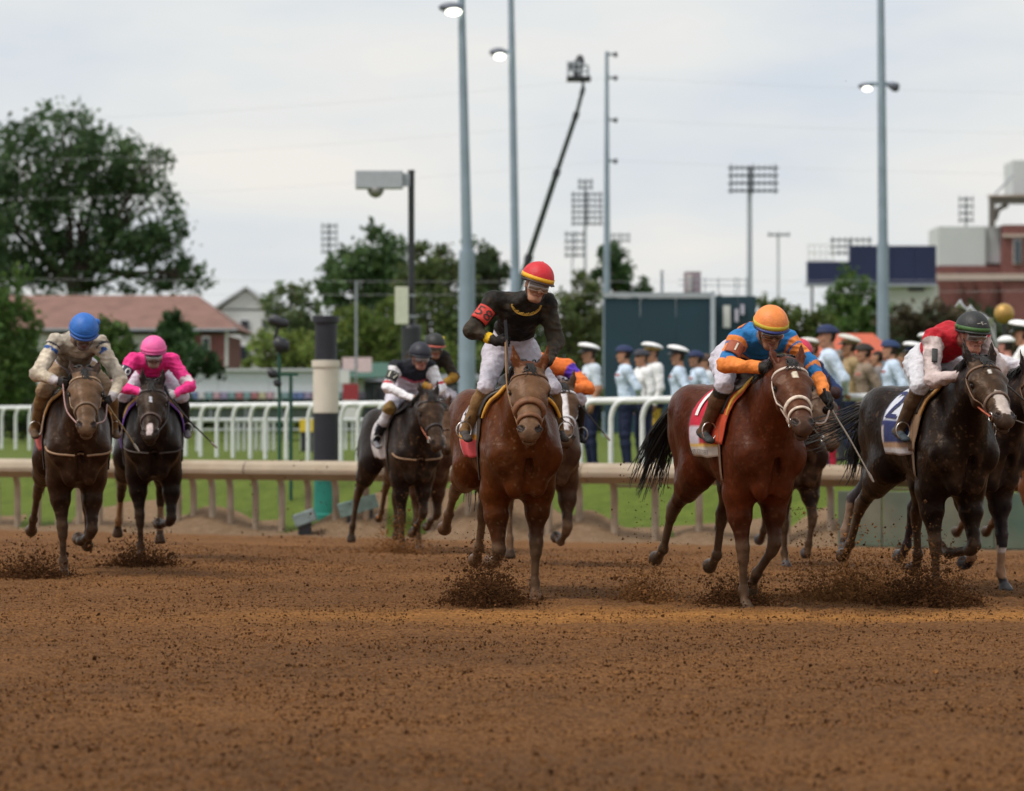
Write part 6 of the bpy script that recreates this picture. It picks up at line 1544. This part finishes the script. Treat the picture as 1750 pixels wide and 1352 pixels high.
# ---- behind the number 2 horse: bandaged legs, red and white silks
def paint10(C, lab, V, g, hh):
    C = quick_paint()(C, lab, V, g, hh); t = seg_t(V, g['waist'], g['neck']); C[(lab == 'torso') & (np.floor(t * 7) % 2 == 0)] = (.50, .03, .045)
    for s in 'lr':
        t = seg_t(V, g['elb' + s], g['wri' + s]); C[(lab == 'farm' + s) & (t < .5)] = (.55, .03, .045)
    return C
S10 = dict(coat=(.020, .014, .013), dust=.3, dust_leg=.1, seed=10, h=.018, points=(.012, .014, .022), dust_head=.2, legs=dict(fl=fore_planted(.17, .06), fr=fore_fold(-.16, (.50, .50), (.44, .26), (.36, .2)), hr=hind_trail(-.30, (-1.0, .68), (-1.05, .42), (-1.05, .32), hf=(.1, 0, -1), lo=-.1), hl=hind_trail(.1, (-.8, .6), (-.9, .3), (-.98, .22))),
     bandage=[('fl', .25, .42, (.66, .56, .50)), ('fl', .42, 1.15, (.30, .17, .10)), ('fr', .25, .42, (.66, .5, .45)), ('fr', .42, 1.15, (.30, .17, .10)), ('hr', .1, 1.2, (.20, .13, .09))], hoof=(.10, .10, .105), tack=dict(cloth=(.6, .6, .65)))
H10, X10, T10, g10, _, _ = run('dark racehorse with tan bandaged legs hidden behind the number 2 horse', 'jockey in red and white silks peeping out behind the red-vested rider', 1719, 1006, 24, S10, shift(crouch(pelvis=(-.30, -.10, 1.84), waist=(-.14, -.14, 1.86), chest=(.06, -.20, 1.85), neck=(.22, -.22, 1.83), head=(.33, -.22, 1.80), shl=(.16, -.03, 1.83), shr=(.12, -.39, 1.84), elbr=(.20, -.48, 1.66), wrir=(.40, -.40, 1.62), handr=(.46, -.36, 1.61))),
    dict(cols=dict(torso=(.68, .66, .70), uarm=(.68, .66, .70), farm=(.66, .62, .66), hand=(.40, .22, .15), pelvis=LAV, thigh=(.6, .58, .64), shin=(.02, .02, .02), foot=(.02, .02, .02), head=(.34, .17, .12), neck=(.2, .1, .07)), paint=paint10, h=.0145),
    dict(cap=(.55, .03, .045), band=(.7, .7, .72)), hoof=(.56, .126))
# ---- right edge
S12 = dict(coat=(.125, .045, .018), dust=.2, dust_leg=.2, seed=12, h=.022, legs=dict(fr=fore_fold(-.18, (.5, .5), (.45, .25), (.42, .16)), fl=fore_planted(.16), hr=hind_trail(-.16), hl=hind_trail(.16)), tack=dict(cloth=(.6, .6, .6)))
run('chestnut racehorse only just entering the picture at the right edge', '', 1812, 975, 16, S12, None, {}, None, hoof=(.44, .12))
# ------------------------------------------------------------------ uniformed people behind the turf rail
STAND = dict(pelvis=(0, 0, .97), waist=(.01, 0, 1.12), chest=(.015, 0, 1.34), neck=(-.005, 0, 1.51), head=(.03, 0, 1.645), hfwd=(1, 0, .02), hup=(0, 0, 1), shl=(-.01, .185, 1.44), shr=(-.01, -.185, 1.44),
    hipl=(0, .10, .92), hipr=(0, -.10, .92), kneel=(.02, .12, .50), kneer=(.02, -.12, .50), ankl=(-.02, .13, .09), ankr=(-.02, -.13, .09), toel=(.15, .15, .035), toer=(.15, -.15, .035),
    elbl=(-.12, .27, 1.17), elbr=(-.12, -.27, 1.17), wril=(-.17, .08, 1.03), wrir=(-.17, -.08, 1.03), handl=(-.18, .01, .99), handr=(-.18, -.01, .98), thumbl=(0, 0, 1), thumbr=(0, 0, 1), palml=(-1, 0, 0), palmr=(-1, 0, 0), grip=.5)
def officer_cap(T, hf, M, kind, col, band):
    if kind == 'combo':
        c = dome(T, hf, M, cmat(col, .5), (.145, .155, .052), (0, -.004, .118), 1.75, 'cap_crown', tilt=.034)
        ring(c, hf, cmat(band), (.100, .122, .20), (0, -.008, .06), .0, .05, 'cap_band'); ring(c, hf, cmat((.012, .012, .014), .25, 'visor'), (.102, .124, .16), (0, -.004, .06), -.022, .004, 'cap_visor', 14, math.radians(25), math.radians(155), .38)
    elif kind == 'flight':
        c = dome(T, hf, M, cmat(col, .8), (.086, .128, .085), (0, -.012, .060), 1.62, 'cap_crown', tilt=.012); ring(c, hf, cmat(tuple(x * .7 for x in col)), (.090, .131, .20), (0, -.012, .062), -.012, .02, 'cap_edge')
    elif kind == 'sailor':
        c = dome(T, hf, M, cmat(col, .8), (.092, .108, .06), (0, -.012, .085), 1.6, 'cap_crown'); ring(c, hf, cmat(col), (.104, .122, .20), (0, -.012, .075), -.015, .035, 'cap_brim', out=-.03)
    elif kind == 'campaign':
        c = dome(T, hf, M, cmat(col, .8), (.09, .115, .11), (0, -.012, .07), 1.5, 'hat_crown'); ring(c, hf, cmat(col), (.155, .18, .20), (0, -.012, .07), -.002, .010, 'hat_brim', out=.10)
W_, LB, TN, NV_, WH = (.84, .84, .85), (.58, .70, .86), (.30, .22, .13), (.016, .022, .055), (.86, .86, .87)
NVY = (.018, .032, .10)
def officer(label, px, ytop, D, kind, ccol, band, shirt, pants, yaw, skin=SKIN, hair=(.03, .02, .015), seed=0, stripe=None, lean=0.0):
    x = (px - 875) / FPX * D; zg = gz(x, D); zt = at(px, ytop, D).z; sc = (zt - zg) / (1.80 if kind != 'combo' else 1.815)
    def paint(C, lab, V, g, hh):
        m = (lab == 'pelvis') & (V[:, 2] > 1.0); C[m] = shirt; C[np.isin(lab, ['pelvis', 'torso']) & (np.abs(V[:, 2] - 1.015) < .02)] = (.02, .02, .022)
        if stripe is not None:
            for s in 'lr': C[np.isin(lab, ['thigh' + s, 'shin' + s]) & (np.abs(V[:, 0]) > .165)] = stripe
        for s in 'lr':                                     # short sleeves
            if seed % 3 == 0: C[(lab == 'farm' + s)] = skin; C[(lab == 'uarm' + s) & (seg_t(V, g['sh' + s], g['elb' + s]) > .85)] = skin
        if seed % 2: C[(lab == 'torso') & (np.abs(V[:, 2] - 1.36) < .022) & (V[:, 0] > .03) & (V[:, 0] < .12) & (V[:, 1] < -.05)] = (.35, .12, .10)
        if shirt == LB: C[(lab == 'torso') & (np.abs(V[:, 0]) < .022) & (V[:, 1] < -.06) & (V[:, 2] < 1.46)] = (.02, .03, .06)
        return C
    P = dict(STAND); v = (seed * 7 + int(px)) % 5; hd = ((px * 37) % 11 - 5) / 14
    P['hfwd'] = (1, hd, -.06 + .03 * v)
    if v in (1, 3): P.update(elbl=(-.03, .255, 1.16), elbr=(-.03, -.255, 1.16), wril=(.05, .25, .93), wrir=(.05, -.25, .93), handl=(.07, .245, .86), handr=(.07, -.245, .86), palml=(0, -1, 0), palmr=(0, 1, 0), thumbl=(1, 0, 0), thumbr=(1, 0, 0))
    if v == 2: P.update(pelvis=(-.01, .03, .97), chest=(.03, -.01, 1.335), shl=(.02, .18, 1.425), shr=(.0, -.19, 1.445))
    T, g, hf, M = person(label, 'person', (x, D, zg), math.radians(yaw), P, dict(scale=sc, cols=dict(torso=shirt, pelvis=pants, thigh=pants, shin=pants, foot=(.012, .012, .013), uarm=shirt, farm=shirt, hand=skin, head=skin, neck=skin), paint=paint, hair=hair, seed=seed, fold=.016), 'uniformed people standing along the turf rail', .0195)
    officer_cap(T, hf, M, kind, ccol, band)
officer('officer in a white cap and pale blue short-sleeved shirt, leftmost of the row', 1010, 587, 56.0, 'combo', WH, (.04, .04, .045), (.58, .66, .74), NV_, -75, seed=3)
officer('person in a navy cap and light blue shirt, second of the row from the left', 1070, 589, 55.2, 'flight', NVY, NVY, LB, NV_, -82, seed=1)
officer('dark-haired person in a white shirt beside the white-capped officer in whites', 1099, 596, 56.5, 'flight', (.05, .05, .07), NVY, W_, NV_, -70, seed=2)
officer('officer in a white cap with gold band and white shirt', 1118, 586, 57.6, 'combo', WH, (.35, .22, .05), W_, NV_, -78, seed=4, stripe=(.55, .36, .05))
officer('officer in a white cap and light blue shirt before the dark screen', 1162, 591, 55.0, 'combo', WH, (.03, .03, .04), LB, NV_, -95, seed=5)
officer('person in a navy cap standing just behind the light-blue-shirted officer', 1192, 598, 57.5, 'flight', NVY, NVY, LB, NV_, -80, (.30, .16, .10), seed=1)
officer('brown-haired person in pale shirt, nearest the pale post of the screen', 1209, 604, 58.8, 'flight', (.10, .06, .04), NVY, (.60, .66, .72), NV_, -84, seed=6)
officer('person in a navy cap half hidden behind the orange-capped jockey', 1264, 592, 57.0, 'flight', NVY, NVY, LB, NV_, -60, seed=4)
officer('officer in a white cap with tan band just right of the orange-capped jockey', 1390, 578, 55.0, 'combo', (.66, .64, .60), (.30, .2, .1), TN, (.20, .15, .10), -75, seed=5)
officer('tall person in a navy cap and light blue shirt right of the orange jockey', 1418, 554, 51.5, 'flight', NVY, NVY, LB, NV_, -85, seed=7, stripe=(.45, .02, .05))
officer('marine in a tan shirt and white-topped cap beside the brown-shirted person', 1455, 573, 54.5, 'combo', (.64, .62, .56), (.25, .17, .08), (.36, .26, .14), NV_, -82, seed=2)
officer('person in a brown shirt with a broad dark hat beside the marine', 1480, 586, 53.2, 'flight', (.03, .025, .02), NVY, (.25, .19, .14), (.17, .13, .11), -80, seed=1)
officer('person in a navy cap and light blue shirt by the right lamp pole', 1524, 580, 52.5, 'flight', (.018, .045, .13), NVY, LB, NV_, -88, seed=5)
officer('person in a white cap with a navy band near the dark horse', 1566, 585, 55.5, 'combo', WH, NVY, (.55, .58, .64), NV_, -80, seed=2)
officer('person in a white cap behind the red-vested jockey', 1592, 570, 57.5, 'combo', WH, (.3, .3, .3), (.6, .62, .68), NV_, -75, seed=4)
officer('sailor in whites and round white hat beside the near-black horse head', 1722, 573, 53.0, 'sailor', WH, WH, WH, (.72, .72, .74), -120, (.48, .22, .17), seed=2)
officer('sailor in whites with a white peaked cap at the right edge', 1752, 548, 50.6, 'combo', WH, (.03, .05, .03), WH, (.72, .72, .74), -100, seed=4)
for i, (px, yt, sh) in enumerate(((1228, 606, (.30, .24, .2)), (1346, 598, (.25, .28, .35)), (1436, 594, (.30, .24, .18)), (1502, 596, (.22, .2, .2)), (1545, 600, (.4, .42, .46)))):
    officer(('bystander in brown just right of the pale screen post', 'bystander in slate blue behind the orange-capped jockey', 'bystander in brown between the tall navy-capped person and the marine', 'bystander in dark grey behind the brown-shirted person', 'bystander in grey shirt right of the lamp-pole person')[i],
            px, yt, 61 + i % 3, 'none', (0, 0, 0), NVY, sh, (.05, .05, .06), -70 - 9 * (i % 4), seed=i, hair=[(.03, .02, .015), (.10, .06, .03), (.2, .18, .16)][i % 3])
def band_things():
    D = 58; p = at(1716, 536, D); T = thing('ball_finial', 'blurred gold ball on a pole above the sailors', 'finial')
    mb = MB(); mb.add(*ellip(p, (.18, .18, .18), 20, 12)); mb.build('ball', mat('gold', (.45, .27, .07), .45, .3, var=.1), T, True); MB().tube([(p.x, D, gz(p.x, D)), (p.x, D, p.z - .15)], .025, 8).build('pole', DKM, T, True)
    SV = mat('silver', (.62, .62, .66), .3, .6)
    for (x0, y0, x1, y1, lab) in ((1637, 518, 1662, 536, 'small silver horn tilted up above the black-capped jockey, upper one'), (1655, 528, 1690, 545, 'silver horn just above the black cap of the red-vested jockey'), (1690, 545, 1700, 585, 'upright silver tube right of the black cap')):
        D = 57; a, b = at(x0, y0, D), at(x1, y1, D); T = thing('brass_instrument', lab, 'horn', group='band instruments'); d = (b - a).normalized()
        MB().tube([a, a + d * .04, a + d * .10, a + d * .16], [.085, .06, .032, .02], 14).build('bell', SV, T, True); e = a + d * .16
        MB().tube([e, b, b + Vector((.10, .05, -.10)), b + Vector((.14, .1, -.6))], .018, 8).build('tubing', SV, T, True)
        for k in range(3):
            q = e + (b - e) * (.3 + .2 * k); MB().tube([q + Vector((0, 0, -.06)), q + Vector((0, 0, .05))], .012, 6).build('valve', SV, T, True)
band_things()

# ------------------------------------------------------------------ dirt thrown up by the hooves
def spray(label, px0, px1, y_top, y_base, n, seed, D=None, dense=1.0, lean=0.0, big=1.0, m=CLOD):
    rng = np.random.default_rng(seed); cx = (px0 + px1) / 2
    lo, hi = 8.0, 49.0
    for _ in range(40):
        q = (lo + hi) / 2; X = (cx - 875) / FPX * q
        if HORIZ + (ZC - gz(X, q)) / q * FPX > y_base: lo = q
        else: hi = q
    D = D or (lo + hi) / 2; s = D / FPX; W = (px1 - px0) / 2 * s; Hh = (y_base - y_top) * s; xc = (cx - 875) * s
    u = rng.normal(size=n) * .45; hgt = np.minimum(rng.exponential(.26 * dense, n), 1.15) * np.maximum(0.15, 1 - .55 * u ** 2); y = D + rng.normal(size=n) * .22 + .1
    # ragged plumes: some directions throw further
    th = np.floor(rng.random(n) * 11); k = .55 + .9 * ((th * 7919 * (seed + 3)) % 11) / 11; u = u + (th / 11 - .5) * .9 * hgt
    x = xc + u * W * 1.05 + lean * hgt * W; z = ground_z(x, y) + hgt * Hh * k
    far = rng.random(n) > .965; z = np.where(far, z + rng.random(n) * Hh * .7, z); x = np.where(far, x + rng.normal(size=n) * W * .6, x)
    R = big * (.0045 + .008 * rng.random(n) ** 2 + .011 * (rng.random(n) > .96)) * (1.15 - .3 * np.minimum(hgt, 1)) * np.where(far, 1.25, 1)
    n2 = int(n * .8); u2 = rng.normal(size=n2) * .6; h2 = rng.exponential(.32 * dense, n2) * np.maximum(.2, 1 - .35 * u2 ** 2)      # the fine dust round it
    x2 = xc + u2 * W * 1.15; y2 = D + rng.normal(size=n2) * .35 + .15; z2 = ground_z(x2, y2) + h2 * Hh * .9
    x = np.concatenate([x, x2]); y = np.concatenate([y, y2]); z = np.concatenate([z, z2]); R = np.concatenate([R, .0022 + .0022 * rng.random(n2)])
    ok = z > ground_z(x, y) - .01
    chunks('dirt_spray', np.stack([x, y, z], 1)[ok], R[ok], seed, m, label, 'dirt')
spray('dense burst of dirt kicked up under the centre horse', 765, 895, 945, 1032, 5200, 21)
spray('thin fan of flying dirt between the centre horse and the number 1 horse', 1050, 1160, 955, 1028, 1700, 22, m=CLODO)
spray('clumpy dirt burst round the front hooves of the number 1 horse', 1205, 1318, 975, 1034, 3000, 23)
spray('wide spray of dirt left of the near-black horse', 1360, 1570, 925, 1024, 5200, 24, m=CLODO)
spray('dark dirt burst under the near-black horse', 1510, 1668, 935, 1034, 5200, 25)
spray('dirt burst under the far left horse', -20, 125, 930, 988, 2600, 26)
spray('dirt burst under the black horse of the pink rider', 180, 300, 905, 968, 2300, 27)
spray('low dirt puff under the number 17 horse', 632, 730, 870, 945, 1600, 28, m=CLODO)
spray('dirt specks flung high behind the number 17 horse', 640, 790, 780, 950, 420, 29, dense=2.4, big=.9)
spray('dirt specks flung high right of the number 1 horse', 1330, 1440, 800, 985, 380, 30, dense=2.4, big=.9)
spray('dirt specks hanging over the track beside the tan rail', 400, 640, 800, 930, 260, 31, dense=2.4, big=1.0)
spray('dirt specks flying between the centre horse and its neighbour', 1000, 1200, 860, 1010, 260, 32, dense=2.2, big=.9)
